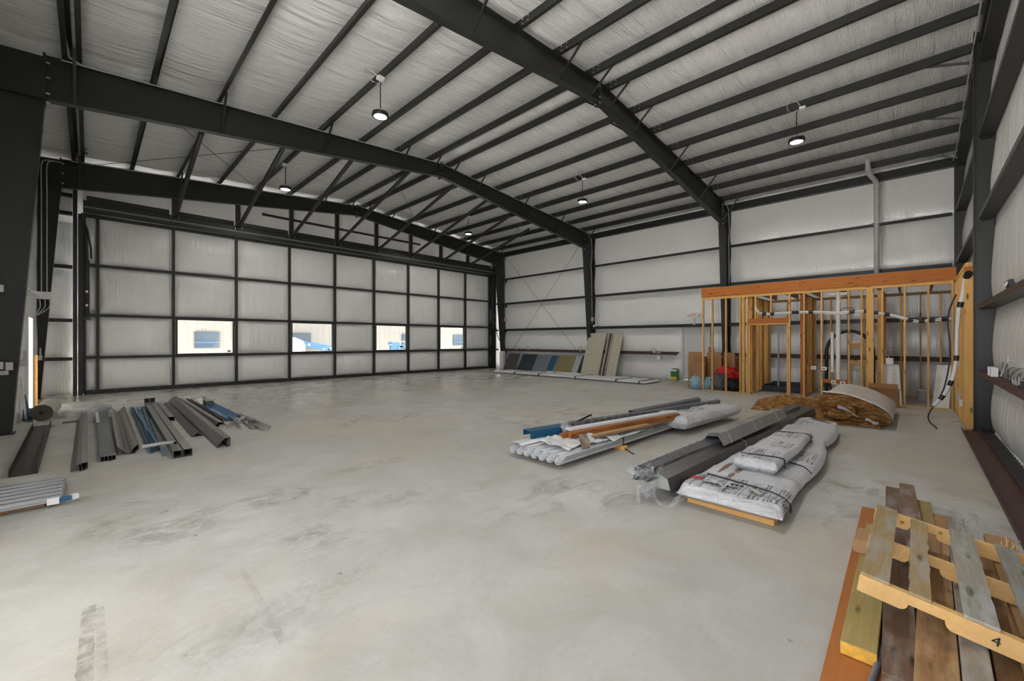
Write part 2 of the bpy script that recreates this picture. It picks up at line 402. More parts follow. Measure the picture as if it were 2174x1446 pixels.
# north wall around the big door
wn = MB(); fn_ = lambda u, v, o: (u, YN-o, v)
for i in range(5):
    patch(wn, fn_, -1.0, -0.12, levels[i], levels[i+1], 0.14, 12, 14, pinu=True, seed=i+2, flip=True)
    patch(wn, fn_, 16.3, XE, levels[i], levels[i+1], 0.06, 6, 10, pinu=True, seed=i+8, flip=True)
XM = [0.184 + 1.774*k for k in range(10)]           # mullion lines of the big door
PX = [-0.12] + XM[1:9] + [16.3]
for a, b in zip(PX[:-1], PX[1:]):
    patch(wn, fn_, a, b, 5.3, 7, 0.05, 10, 8, pinu=False, seed=a, flip=True, top=lambda u: rtop(u)+PH+0.05)
patch(wn, fn_, -1.0, -0.12, 6.62, 7, 0.0, 3, 3, flip=True, top=lambda u: rtop(u)+PH+0.05)
patch(wn, fn_, 16.3, XE, 6.62, 7, 0.0, 3, 3, flip=True, top=lambda u: rtop(u)+PH+0.05)
tag(wn.build('wall_north', MAT['vin']), 'insulated end wall above and beside the tall panelled door', 'wall', kind='structure')

# ================================================================ STEEL FRAMES
FY = {1: 5.1, 2: 11.1, 3: 17.1}
def i_section(m, top, bot, y, fw_=0.16, ft=0.012, wt=0.010):
    """web and two flanges between two polylines (x, z)"""
    n = len(top)
    for sgn in (-1, 1):
        vs = [(x, y+sgn*wt/2, z) for x, z in top] + [(x, y+sgn*wt/2, z) for x, z in bot]
        fs = [(i, i+1, n+i+1, n+i) for i in range(n-1)]
        m.add(vs, fs if sgn > 0 else [f[::-1] for f in fs])
    for pl, d in ((top, -ft), (bot, ft)):
        for (xa, za), (xb, zb) in zip(pl[:-1], pl[1:]):
            L = math.hypot(xb-xa, zb-za); nx, nz = -(zb-za)/L*d, (xb-xa)/L*d
            if nz*d < 0: nx, nz = -nx, -nz
            vs = [(xa, y-fw_/2, za), (xa, y+fw_/2, za), (xb, y+fw_/2, zb), (xb, y-fw_/2, zb)]
            vs += [(vx+nx, vy, vz+nz) for vx, vy, vz in vs]
            m.add(vs, [(0,1,2,3), (7,6,5,4), (0,4,5,1), (1,5,6,2), (2,6,7,3), (3,7,4,0)])
def bolts(m, pts, r=0.014, axis='x', l=0.03):
    for x, y, z in pts:
        d = {'x': (l,0,0), 'y': (0,l,0), 'z': (0,0,l)}[axis]
        m.tube([(x-d[0]/2, y-d[1]/2, z-d[2]/2), (x+d[0]/2, y+d[1]/2, z+d[2]/2)], r, 6, smooth=False)
nth = {1: 'nearest', 2: 'middle', 3: 'farthest'}
BR = [k for k in range(16) if k % 2 == 0]
for f, y in FY.items():
    for side in (-1, 1):
        if f == 1 and side == -1: xe = RX-8.55
        else: xe = RX + side*8.5
        kn = RX + side*(8.54 if side < 0 else 8.2)
        r = MB(); xs = [RX, RX+side*3.5, kn]
        i_section(r, [(x, rtop(x)) for x in xs], [(x, rbot(x)) for x in xs], y)
        r.box(RX+side*0.002, RX+side*0.022, y-0.085, y+0.085, rbot(RX)-0.07, rtop(RX)+0.03)
        lab = 'tapered black roof beam of the %s frame, half running to the %s' % (nth[f], 'framed timber room side' if side > 0 else 'left wall')
        ro = r.build('roof_beam', MAT['steel'], origin=(RX, y, rtop(RX)))
        tag(ro, lab, 'roof beam', 'tapered roof beams')
        # flange braces from purlin to bottom flange
        for k, px in enumerate(PURL):
            if (px-RX)*side < 0: continue
            if (k % 2 == 0) != (side < 0) and abs(px-RX) > 0.5: continue
            b = MB(); zb = rbot(px)+0.03
            for s2 in (-1, 1):
                if f == 3 and s2 > 0: continue
                b.bar((px, y+s2*0.02, zb), (px, y+s2*0.58, rtop(px)+0.03), 0.045, 0.006, up=(1,0,0.2))
                b.bar((px+0.02, y+s2*0.02, zb), (px+0.02, y+s2*0.58, rtop(px)+0.03), 0.006, 0.04, up=(1,0,0.2))
            b.build('flange_brace', MAT['steel'], ro)
        bb = MB(); bp = []
        for px in PURL:
            if (px-RX)*side < 0: continue
            for dy in (-0.25, -0.12, 0.12, 0.25): bp.append((px-0.037*1, y+dy, rtop(px)+0.06)); bp.append((px-0.037, y+dy, rtop(px)+0.15))
        bolts(bb, bp, 0.011, 'x', 0.02)
        bolts(bb, [(RX+side*0.03, y+s3*0.06, z) for s3 in (-1, 1) for z in (rbot(RX)-0.03, rbot(RX)+0.1, rtop(RX)-0.08)], 0.016, 'x', 0.04)
        bolts(bb, [(kn - side*0.03, y+s3*0.06, z) for s3 in (-1, 1) for z in (rbot(kn)-0.04, rbot(kn)+0.12, rbot(kn)+0.4, rtop(kn)-0.12)], 0.018, 'x', 0.05)
        tag(bb.build('bolts', MAT['bolt'], ro), 'shiny zinc bolts', kind='stuff')
        # column
        xo = (-1.17 if f < 3 else -0.98) if side < 0 else XE-0.02
        if f == 1 and side < 0: continue
        it, ib = 16.2, 16.74
        if side < 0: it, ib = -0.55, -0.93
        c = MB(); zk = rbot(it); zt = rtop(xo)
        for s2 in (-1, 1):
            vs = [(xo, y+s2*0.005, 0), (ib, y+s2*0.005, 0), (it, y+s2*0.005, zk), (it, y+s2*0.005, rtop(it)), (xo, y+s2*0.005, zt)]
            c.add(vs, [(0,1,2,3,4) if (s2 < 0) == (side < 0) else (4,3,2,1,0)])
        c.bar((xo, y, 0), (xo, y, zt), 0.2, 0.012, up=(1,0,0))
        c.bar((ib, y, 0), (it, y, zk), 0.2, 0.012, up=(1,0,0))
        c.box(it-0.02, it+0.012, y-0.1, y+0.1, zk-0.09, rtop(it)+0.03)
        for zz, x2 in ((zk, it),):
            c.bar((xo, y, zk-0.02), (it, y, zk), 0.18, 0.01)
        c.box(min(xo, ib)-0.03, max(xo, ib)+0.04, y-0.13, y+0.13, 0, 0.02)
        tag(c.build('steel_column', MAT['steel'], origin=(xo, y, 0)),
            'tapered black steel column of the %s frame against the %s' % (nth[f], 'left wall' if side < 0 else 'long insulated wall'), 'column', 'tapered steel columns')
# end-wall rafter and columns on the south side
r = MB(); y0 = YS+0.12
for side in (-1, 1):
    a, b = (RX, rtop(RX)), (RX+side*9.0, rtop(RX+side*9))
    r.prism([(-0.08, -0.26), (0.08, -0.26), (0.08, -0.248), (-0.068, -0.248), (-0.068, -0.012), (0.08, -0.012), (0.08, 0), (-0.08, 0)], (a[0], y0, a[1]), (b[0], y0, b[1]))
tag(r.build('end_wall_rafter', MAT['steel'], origin=(RX, y0, 7.3)), 'black channel rafter along the top of the pleated end wall', 'roof beam')
ro_ = [o for o in C.objects if o.name == 'end_wall_rafter'][0]
for k in (9, 11, 13, 15):
    b = MB(); px = PURL[k]; b.bar((px, y0+0.05, rtop(px)-0.20), (px, y0+0.75, rtop(px)+0.03), 0.05, 0.008, up=(1,0,0.2)); b.bar((px+0.02, y0+0.05, rtop(px)-0.20), (px+0.02, y0+0.75, rtop(px)+0.03), 0.008, 0.05, up=(1,0,0.2))
    b.build('flange_brace', MAT['steel'], ro_)
def south_col(x, label):
    c = MB(); zt = rtop(x)-0.05
    c.box(x-0.006, x+0.006, YS+0.02, -0.735, 0, zt); c.box(x-0.075, x+0.075, -0.745, -0.735, 0, zt); c.box(x-0.075, x+0.075, YS+0.01, YS+0.02, 0, zt)
    c.box(x-0.1, x+0.1, YS+0.01, -0.72, 0, 0.02)
    o = tag(c.build('end_wall_column', MAT['steel'], origin=(x, -0.8, 0)), label, 'column', 'end wall columns')
    a = MB(); bolts(a, [(x-0.05, -0.80, 0.04), (x-0.05, -0.92, 0.04)], 0.016, 'z', 0.08); a.build('anchor_bolt', MAT['primer'], o)
    cl = MB()
    for z in (1.06, 2.15, 3.72, 5.15, 6.5): cl.box(x-0.14, x-0.005, -0.95, -0.82, z-0.012, z-0.004)
    cl.build('girt_clip', MAT['steel'], o)
south_col(11.0, 'dark grey steel column right beside the end of the timber stud wall')
c = MB(); c.box(16.72, 16.98, YS+0.02, YS+0.03, 0, 6.9); c.box(16.72, 16.98, -0.80, -0.79, 0, 6.9); c.box(16.84, 16.856, YS+0.02, -0.79, 0, 6.9); c.box(16.7, 16.71, YS+0.02, -0.76, 3.2, 6.85)
tag(c.build('corner_column', MAT['steel'], origin=(16.8, -0.9, 0)), 'black column in the far right corner above the timber room', 'column')

# ---------------------------------------------------------------- purlins (Z sections)
ordn = ['first', 'second', 'third', 'fourth', 'fifth', 'sixth', 'seventh', 'eighth']
Y0P, Y1P = YS+0.05, YN-0.02
def zsec(s_): return [(0, 0), (s_*0.065, 0), (s_*0.065, 0.02)]
for k, px in enumerate(PURL):
    side = -1 if px < RX else 1; m = MB(); z = rtop(px)
    if k == 0:
        for dx in (-0.07, 0.11):
            m.strip([(-0.07, 0.02), (-0.07, 0.0), (0.0, 0.0), (0.0, PH), (0.06, PH)], (px+dx, Y0P, rtop(px+dx)), (px+dx, Y1P, rtop(px+dx)), 0.006)
        lab = 'double black eave purlin nearest the left wall'
    else:
        m.strip([(-0.065, 0.02), (-0.065, 0.0), (0.0, 0.0), (0.0, PH), (0.065, PH), (0.065, PH-0.02)], (px, Y0P, z), (px, Y1P, z), 0.006)
        i = int(round((abs(px-RX)-0.36)/1.12))
        lab = 'black roof purlin, %s from the ridge on the %s slope' % (ordn[i], 'left' if side < 0 else 'right')
    tag(m.build('roof_purlin', MAT['steel'], origin=(px, 8, z)), lab, 'purlin', 'roof purlins')
e = MB()
e.strip([(0.07, 0.0), (0.0, 0.0), (0.0, 0.24), (0.09, 0.25)], (16.78, Y0P, 6.46), (16.80, Y1P, 6.46), 0.006)
e.box(16.78, 16.95, Y0P, Y1P, 6.455, 6.461)
tag(e.build('eave_strut', MAT['steel'], origin=(16.8, 8, 6.46)), 'black eave strut along the top of the long insulated wall', 'eave strut')

# ---------------------------------------------------------------- girts
def girt_prof(d): return [(0.0, 0.09), (0.0, 0.0), (d, 0.0), (d, -0.07)]
def girt(p, q, d, label, mat='steel', up=(0,0,1), group='wall girts', lip=0.075):
    """horizontal web d deep behind the inner flange; swept p->q with the wall on the right-hand side"""
    m = MB(); m.strip([(0.0, lip), (0.0, 0.0), (d, 0.0), (d, -0.06)], p, q, 0.006)
    return tag(m.build('wall_girt', MAT[mat], origin=p), label, 'girt', group)
bays = [(-0.72, 5.0, 'behind the timber room'), (5.2, 11.0, 'between the two columns'), (11.2, 17.0, 'in the bay next to the tall door')]
gz = {1.06: 'lowest', 2.19: 'second lowest', 3.69: 'third', 5.10: 'topmost'}
for z, nm in gz.items():
    for a, b, bn in bays:
        if z < 2 and a == 5.2:
            girt((16.8, DY0-0.06, z), (16.8, 5.2, z), 0.19, 'short rusty red girt piece right of the exit door', 'primer')
            girt((16.8, 11.0, z), (16.8, DY1+0.06, z), 0.19, 'rusty red girt below the exit sign wall, left of the exit door', 'primer'); continue
        girt((16.8, b, z), (16.8, a, z), 0.19, '%s %s girt %s on the long wall' % ('rusty red' if z < 2 else 'black', nm, bn), 'primer' if z < 2 else 'steel')
sgz = {1.06: 'rusty ledge-like lowest', 2.15: 'black second', 3.72: 'black third', 5.15: 'black fourth', 6.5: 'black topmost'}
for z, nm in sgz.items():
    for a, b, bn in ((1.2, 10.9, 'in front of the dark column'), (11.1, 16.7, 'behind the dark column')):
        girt((b, -0.79, z), (a, -0.79, z), -0.19, '%s girt of the pleated end wall, %s' % (nm, bn), 'primer' if z < 2 else 'steel') if False else None
        m = MB(); lip = -0.07 if z < 2 else 0.08
        m.strip([(0.0, lip), (0.0, 0.0), (0.19, 0.0), (0.19, 0.05)], (a, -0.79, z), (b, -0.79, z), 0.006)
        tag(m.build('wall_girt', MAT['primer' if z < 2 else 'steel'], origin=(a, -0.79, z)), '%s girt of the pleated end wall, %s' % (nm, bn), 'girt', 'end wall girts')
for z, nm in ((1.06, 'lowest'), (2.19, 'second'), (3.76, 'third'), (5.33, 'fourth'), (5.86, 'topmost')):
    m = MB(); m.strip([(0.0, 0.1), (0.0, 0.0), (0.17, 0.0)], (-0.34, 17.72, z-0.05), (-0.95, 17.72, z-0.05), 0.006)
    tag(m.build('wall_girt', MAT['steel'], origin=(-0.6, 17.7, z)), '%s short black girt left of the tall door' % nm, 'girt', 'short girts left of the tall door')
for z, nm in ((1.06, 'lowest'), (2.19, 'second'), (3.76, 'third'), (5.33, 'fourth'), (5.86, 'topmost')):
    m = MB(); m.strip([(0.0, 0.08), (0.0, 0.0), (0.17, 0.0)], (17.0, 17.72, z-0.04), (16.5, 17.72, z-0.04), 0.006)
    tag(m.build('wall_girt', MAT['steel'], origin=(16.7, 17.7, z)), '%s short black girt between the tall door and the corner' % nm, 'girt', 'short girts right of the tall door')

# ================================================================ THE TALL HYDRAULIC DOOR
DYI = 17.55                                          # inner face
d = thing('door_1', (8.2, DYI, 0), 'tall black framed hydraulic door with insulated panels and four windows', 'door', kind='structure')
rows = [0.06, 1.09, 2.357, 3.85, 5.32]
XL = [-0.115] + XM + [16.28]
for x in XM:
    MB().box(x-0.034, x+0.034, DYI, DYI+0.14, 0.02, 5.36).build('door_mullion', MAT['steel2'], d)
for z, h in zip(rows, (0.12, 0.075, 0.08, 0.08, 0.1)):
    MB().box(XL[0], XL[-1], DYI+0.015, DYI+0.14, z-h/2, z+h/2).build('door_rail', MAT['steel2'], d)
for x in (XL[0], XL[-1]):
    MB().box(x-0.05, x+0.05, DYI+0.01, DYI+0.14, 0.02, 5.36).build('door_edge_post', MAT['steel2'], d)
WIN = {(2, 2), (4, 2), (6, 2), (8, 2)}
for i in range(len(XL)-1):
    for j in range(4):
        a, b, z0, z1 = XL[i], XL[i+1], rows[j]+0.03, rows[j+1]-0.03
        if (i, j+1) in WIN: continue
        pm = MB(); patch(pm, lambda u, v, o: (u, DYI+0.14-o, v), a, b, z0, z1, 0.15, 20, 16, pinu=True, seed=i*3+j, flip=True)
        pm.build('insulation_panel', MAT['vinD'], d)
glass, t, p = newmat('window_glass')
t.nodes.remove(p); tr = nd(t, 'ShaderNodeBsdfTransparent'); gl = nd(t, 'ShaderNodeBsdfGlossy', Roughness=0.02)
fr = nd(t, 'ShaderNodeFresnel', IOR=1.3); mx = nd(t, 'ShaderNodeMixShader')
sp = nd(t, 'ShaderNodeBsdfDiffuse'); sp.inputs['Color'].default_value = (0.06, 0.05, 0.04, 1)
vo = nd(t, 'ShaderNodeTexVoronoi'); vo.inputs['Scale'].default_value = 3.6; t.links.new(coords(t), vo.inputs['Vector'])
mk = ramp(t, vo.outputs['Distance'], [(0.045, 1.0), (0.06, 0.0)]); mx2 = nd(t, 'ShaderNodeMixShader')
tr.inputs['Color'].default_value = (0.93, 0.96, 0.96, 1)
t.links.new(fr.outputs[0], mx.inputs[0]); t.links.new(tr.outputs[0], mx.inputs[1]); t.links.new(gl.outputs[0], mx.inputs[2])
t.links.new(mk, mx2.inputs[0]); t.links.new(mx.outputs[0], mx2.inputs[1]); t.links.new(sp.outputs[0], mx2.inputs[2])
t.links.new(mx2.outputs[0], t.nodes['Material Output'].inputs[0])
MAT['glass'] = glass
MAT['sticker'] = plain('tan_sticker', (0.35, 0.30, 0.18), 0.6, 0, 0.3, 60)
for n_, (i, j) in enumerate(sorted(WIN)):
    a, b, z0, z1 = XL[i]+0.034, XL[i+1]-0.034, rows[1]+0.035, rows[2]-0.035
    wf = MB()
    for (xa, xb, za, zb) in ((a, a+0.07, z0, z1), (b-0.07, b, z0, z1), (a+0.07, b-0.07, z0, z0+0.035), (a+0.07, b-0.07, z1-0.035, z1)):
        wf.box(xa, xb, DYI+0.03, DYI+0.16, za, zb)
    wo_ = wf.build('window_frame', MAT['steel2'], d)
    MB().box(a+0.065, b-0.065, DYI+0.10, DYI+0.106, z0+0.03, z1-0.03).build('window_pane', MAT['glass'], wo_)
    MB().box(b-0.23, b-0.13, DYI+0.094, DYI+0.098, z0+0.06, z0+0.13).build('sticker', MAT['sticker'], wo_)
    al = MB(); al.box(a+0.012, a+0.02, DYI+0.022, DYI+0.03, z0, z1); al.box(b-0.02, b-0.012, DYI+0.022, DYI+0.03, z0, z1)
    al.build('window_trim', MAT['galv'], wo_)
bs = MB()
for k in range(34): bolts(bs, [(0.1+0.48*k, DYI-0.004, 0.09)], 0.012, 'y', 0.012)
bs.build('bottom_rail_bolt', MAT['bolt'], d)
# jambs, hydraulic cylinders
for x, nm in ((-0.27, 'left'), (16.42, 'right')):
    j = MB()
    if nm == 'left': j.box(-0.325, -0.238, 17.40, 17.6, 0, 6.3); j.box(-0.225, -0.12, 17.44, 17.56, 0, 5.3)
    else: j.box(16.36, 16.48, 17.40, 17.6, 0, 6.15); j.box(16.28, 16.35, 17.44, 17.56, 0, 5.3)
    jo = tag(j.build('door_jamb', MAT['steel2'], origin=(x, 17.5, 0)), '%s black steel jamb post of the tall door' % nm, 'door post', 'tall door jambs')
    s_ = 1 if nm == 'left' else -1
    cy = MB(); x1 = x + s_*0.2
    cy.tube([(x1, 17.36, 4.9), (x1+s_*0.03, 17.36, 3.9)], 0.035, 10); cy.tube([(x1+s_*0.03, 17.36, 3.95), (x1+s_*0.03, 17.36, 2.3)], 0.05, 12)
    cy.box(x1-0.04, x1+0.1*s_, 17.33, 17.42, 2.2, 2.34)
    cy.build('hydraulic_cylinder', MAT['steel2'], jo)
    hs = MB(); hs.tube([(x1-0.1*s_, 17.36, 5.25), (x1+s_*0.02, 17.33, 4.9), (x1+s_*0.11, 17.32, 4.3), (x1+s_*0.12, 17.32, 4.0)], 0.022, 8); hs.build('hydraulic_hose', MAT['black'], jo)
    ft = MB(); ft.box(x1+0.0, x1+0.05, 17.30, 17.33, 3.0, 3.06); ft.box(x1, x1+0.05, 17.3, 17.33, 2.6, 2.66); ft.build('fitting', MAT['bolt'], jo)
# header beam with posts up to the far frame
h = MB()
h.box(-0.12, 16.5, 17.36, 17.56, 5.53, 5.70)
hd = tag(h.build('door_header', MAT['steel2'], origin=(8, 17.45, 5.5)), 'deep black header beam above the tall door', 'header beam')
a = MB(); a.box(-0.12, 16.5, 17.30, 17.5, 5.36, 5.53); a.build('hinge_tube', MAT['steel2'], hd)
a = MB()
for k in range(9):
    a.box(XM[k]+0.06 if k else -0.05, XM[k+1]-0.14, 17.30, 17.36, 5.70, 5.83)
a.build('top_angle', MAT['steel2'], hd)
a = MB(); a.box(-0.1, 16.45, 17.288, 17.298, 5.505, 5.515); a.box(-0.1, 16.45, 17.288, 17.298, 5.475, 5.482); a.build('hinge_shine', MAT['galv'], hd)  # pale strips laid on as the shine along the hinge tube
a = MB()
for x in XM[1:9]:
    for dx in (-0.09, 0.12):
        for z in (5.6, 5.66):
            a = MB(); bolts(a, [(x+dx, 17.34, z)], 0.013, 'y', 0.03); a.build('header_bolt', MAT['bolt'], hd)
for k, x in enumerate(XM[1:9]):
    pz = rbot(x)+0.22; m = MB(); m.box(x-0.065, x+0.075, 17.36, 17.48, 5.705, pz)
    tag(m.build('header_post', MAT['steel2'], origin=(x, 17.4, 5.6)), 'short black post on the tall door header, %s from the left' % ordn[k], 'post', 'posts above the tall door header')
g = MB()
for k in range(2, 8):
    a, b = XM[k]+0.08, XM[k+1]-0.06
g.box(4.6, 11.6, 17.74, 17.8, 6.36, 6.44)
tag(g.build('wall_girt', MAT['steel'], origin=(8, 17.7, 6.4)), 'thin black girt high above the tall door under the far roof beam', 'girt')
# diagonal pipe struts from header up to the purlins
for k, x in enumerate(XM[1:9]):
    zb = 5.66; slope = (6.87-5.66)/4.6
    yt = 17.35; zt = zb
    Yt = 12.5; zt = zb + slope*(17.35-Yt)
    lim = rtop(x)-0.02
    if zt > lim: Yt = 17.35-(lim-zb)/slope; zt = lim
    else: Yt = max(11.3, 17.35-(lim-zb)/slope); zt = zb+slope*(17.35-Yt)
    m = MB(); m.tube([(x+0.02, 17.33, zb), (x+0.02, Yt, zt)], 0.06, 12)
    so = tag(m.build('diagonal_strut', MAT['steel'], origin=(x, 17.3, zb)), 'slanting black pipe strut rising from the tall door header, %s from the left' % ordn[k], 'strut', 'diagonal struts above the tall door')
    e_ = MB(); e_.box(x-0.03, x+0.07, 17.28, 17.355, zb-0.1, zb+0.05); e_.build('strut_bracket', MAT['steel'], so)
# cable X braces
def cable(p, q, label):
    m = MB(); m.tube([p, q], 0.008, 6)
    o = tag(m.build('brace_cable', MAT['cable'], origin=p), label, 'brace cable', 'brace cables')
cable((16.8, 16.75, 6.25), (16.8, 11.4, 0.5), 'thin brace cable on the long wall falling from the far corner to the right')
cable((16.8, 11.35, 6.75), (16.8, 16.9, 0.5), 'thin brace cable on the long wall rising from the far corner to the right')
cz = lambda x: rtop(x)-0.25
cable((-0.5, 17.0, cz(-0.5)), (4.3, 11.3, cz(4.3)), 'roof brace cable rising to the right over the left end of the tall door')
cable((0.9, 11.3, cz(0.9)), (4.6, 17.0, cz(4.6)), 'roof brace cable falling to the right over the left end of the tall door')
cable((6.3, 11.4, cz(6.3)), (11.0, 16.9, cz(11)), 'long roof brace cable below the ridge beyond the middle frame')
cable((16.5, 16.9, cz(16.5)), (12.4, 11.3, cz(12.4)), 'roof brace cable in the far right corner of the roof')

# ================================================================ OUTSIDE
MAT['gravel'] = plain('pale_gravel_yard', (0.52, 0.51, 0.49), 0.9, 0, 0.15, 1.5)
MAT['siding'] = plain('cream_metal_siding', (0.215, 0.193, 0.172), 0.5, 0, 0.03, 1.0)
MAT['tint'] = plain('tinted_blue_glass', (0.045, 0.062, 0.085), 0.25, 0, 0.1, 0.5)
MAT['liftblue'] = plain('blue_machine_paint', (0.04, 0.12, 0.24), 0.4, 0, 0.08)
g = MB(); g.box(-60, 80, -60, YS-0.25, -0.3, -0.05); g.box(-60, XW-0.35, YS-0.25, 90, -0.3, -0.05); g.box(XW-0.35, 80, YN+0.45, 90, -0.3, -0.05)
tag(g.build('ground', MAT['gravel']), 'pale yard outside the building', 'ground', kind='structure')
# ================================================================ HIGH BAY LAMPS
def make_lamp(x, y, zt, zl, label):
    o = thing('high_bay_lamp', (x, y, zl), label, 'lamp', 'round high bay lamps')
    m = MB(); m.lathe([(0.0, 0.115), (0.05, 0.115), (0.06, 0.075), (0.13, 0.07), (0.168, 0.045), (0.170, 0.0), (0.150, -0.012), (0.128, -0.012), (0.126, 0.0)], (x, y, zl), 32)
    for k in range(24):
        a = 2*math.pi*k/24; ca, sa = math.cos(a), math.sin(a)
        m.bar((x+0.07*ca, y+0.07*sa, zl+0.078), (x+0.16*ca, y+0.16*sa, zl+0.062), 0.006, 0.03)
    m.build('housing', MAT['black'], o)
    m = MB(); m.lathe([(0.0, -0.004), (0.04, -0.005), (0.09, -0.004), (0.127, 0.0), (0.127, 0.012), (0.0, 0.012)], (x, y, zl), 32); m.build('lens', MAT['lens'], o)
    m = MB(); m.lathe([(0.0, -0.016), (0.028, -0.014), (0.032, -0.004)], (x, y, zl), 16); m.build('sensor_cap', MAT['pvcg'], o)
    m = MB(); m.tube([(x-0.03, y, zl+0.115), (x-0.025, y, zl+0.15), (x, y, zl+0.165), (x+0.025, y, zl+0.15), (x+0.03, y, zl+0.115)], 0.006, 6); m.build('hanger_loop', MAT['bolt'], o)
    pts = [(x, y, zl+0.165)]; n = 14
    for i in range(1, n): pts.append((x+0.006*math.sin(i*2.1), y+0.006*math.cos(i*1.7), zl+0.165+(zt-zl-0.165)*i/n))
    pts.append((x, y, zt)); m = MB(); m.tube(pts, 0.011, 8); m.build('cord', MAT['black'], o)
    m = MB(); m.box(x-0.03, x+0.03, y-0.02, y+0.02, zt-0.03, zt+0.004); m.build('beam_clamp', MAT['galv'], o)
    b = MB(); b.box(x-0.13, x-0.005, y-0.19, y-0.07, zt-0.055, zt-0.002); bo = b.build('junction_box', MAT['white'], o)
    b = MB(); b.tube([(x-0.1, y-0.1, zt), (x-0.25, y-0.05, zt+0.1), (x-0.33, y+0.05, zt+0.11), (x-0.27, y+0.14, zt+0.08), (x-0.1, y+0.16, zt+0.02), (x-0.01, y+0.1, zt)], 0.010, 8); b.build('flexible_conduit', MAT['galv'], bo)
    return o
LX = (PURL[4], PURL[11])
for x, y, lab in ((LX[0], 8.05, 'round black high bay lamp hanging between the middle and nearest roof beams on the left'),
                  (LX[1], 2.02, 'round black high bay lamp hanging on the right, over the timber room side'),
                  (LX[0], 14.05, 'round high bay lamp hanging beyond the middle roof beam, above the second window'),
                  (LX[1], 8.1, 'small high bay lamp hanging left of the nearest roof beam, over the long wall bay'),
                  (LX[1], 14.15, 'farthest high bay lamp, hanging behind the slanting struts'),
                  (LX[0], 2.02, 'high bay lamp over the camera side of the hall')):
    make_lamp(x, y, rtop(x), 6.31, lab)
# ================================================================ TIMBER ROOM IN THE FAR RIGHT CORNER
MAT['fir'] = wood('fir_stud', (0.84, 0.49, 0.16), (0.64, 0.33, 0.085))
MAT['fird'] = wood('dark_fir', (0.45, 0.26, 0.11), (0.30, 0.16, 0.06))  # darker brown version of the stud wood
MAT['lvl'] = wood('orange_laminated_beam', (0.56, 0.185, 0.032), (0.43, 0.125, 0.02), grain=0.7)
MAT['treated'] = wood('treated_plate', (0.60, 0.48, 0.17), (0.45, 0.34, 0.10))
MAT['card'] = plain('brown_cardboard', (0.36, 0.185, 0.082), 0.75, 0, 0.08, 3)
ST = 2.90                                            # underside of plates
FX = 13.765                                          # centre line of front wall
def stud(y, par, x=FX, z0=0.038, z1=ST, mat='fir', wd=0.038, ht=0.089):
    return board('stud', MAT[mat], (x, y, z0), (x, y, z1), wd, ht, (1,0,0), par)
fwl = thing('stud_wall', (FX, 2.2, 0), 'open timber stud wall with a doorway facing the hall, under the orange beams', 'stud wall', 'timber stud walls')
for y in (4.87, 4.59, 4.19, 3.79): stud(y, fwl)
stud(3.705, fwl, wd=0.075)
stud(3.60, fwl); stud(3.545, fwl, z1=2.095)
stud(3.38, fwl, z0=2.245); stud(2.985, fwl, z0=2.245)
stud(2.535, fwl); stud(2.578, fwl, z1=2.095)
for y in (2.195, 1.805, 1.235, 0.985, 0.59, 0.19, -0.213, -0.60): stud(y, fwl)
board('post', MAT['fir'], (FX, 0.82, 0.038), (FX, 0.82, ST), 0.14, 0.14, (1,0,0), fwl)
board('door_header', MAT['lvl'], (FX, 3.565, 2.17), (FX, 2.56, 2.17), 0.09, 0.15, (0,0,1), fwl)
board('header_plate', MAT['fir'], (FX, 3.565, 2.075), (FX, 2.56, 2.075), 0.089, 0.038, (0,0,1), fwl)
for z in (2.919, 2.957): board('top_plate', MAT['fir'], (FX, 4.89, z), (FX, -0.62, z), 0.089, 0.037, (0,0,1), fwl)
board('bottom_plate', MAT['treated'], (FX, 4.89, 0.019), (FX, 3.526, 0.019), 0.089, 0.038, (0,0,1), fwl)
board('bottom_plate', MAT['treated'], (FX, 2.598, 0.019), (FX, -0.62, 0.019), 0.089, 0.038, (0,0,1), fwl)
for z in (1.46, 1.03): board('blocking', MAT['fird'], (FX+0.01, 1.216, z), (FX+0.01, 0.89, z), 0.06, 0.14, (0,0,1), fwl)
board('blocking', MAT['lvl'], (FX+0.01, 1.786, 0.52), (FX+0.01, 1.254, 0.52), 0.04, 0.10, (0,0,1), fwl)
for a, b, nm in ((4.91, 2.283, 'left'), (2.279, -0.66, 'right')):
    o = board('laminated_beam', MAT['lvl'], (13.74, a, 3.121), (13.74, b, 3.121), 0.09, 0.285, (0,0,1))
    tag(o, '%s length of the orange laminated beam on top of the timber front wall' % nm, 'beam', 'orange laminated beams')
# side wall toward the camera
sw = thing('stud_wall', (12.3, -0.68, 0), 'timber stud wall running toward the camera beside the dark column', 'stud wall', 'timber stud walls')
for k in range(7): board('stud', MAT['fir'], (11.35+0.4*k, -0.681, 0.038), (11.35+0.4*k, -0.681, ST+0.02), 0.089, 0.038, (1,0,0), sw)
board('stud', MAT['fir'], (11.13, -0.681, 0.038), (11.13, -0.681, ST+0.02), 0.089, 0.06, (1,0,0), sw)
board('end_post', MAT['fir'], (11.02, -0.681, 0.03), (11.02, -0.681, 2.84), 0.105, 0.08, (1,0,0), sw)
board('bottom_plate', MAT['treated'], (10.98, -0.681, 0.015), (13.7, -0.681, 0.015), 0.089, 0.03, (0,0,1), sw)
for z in (2.94, 2.978): board('top_plate', MAT['fir'], (10.98, -0.681, z), (13.7, -0.681, z), 0.089, 0.037, (0,0,1), sw)
board('end_cap', MAT['lvl'], (11.02, -0.74, 2.88), (11.02, -0.625, 2.88), 0.08, 0.075, (0,0,1), sw)
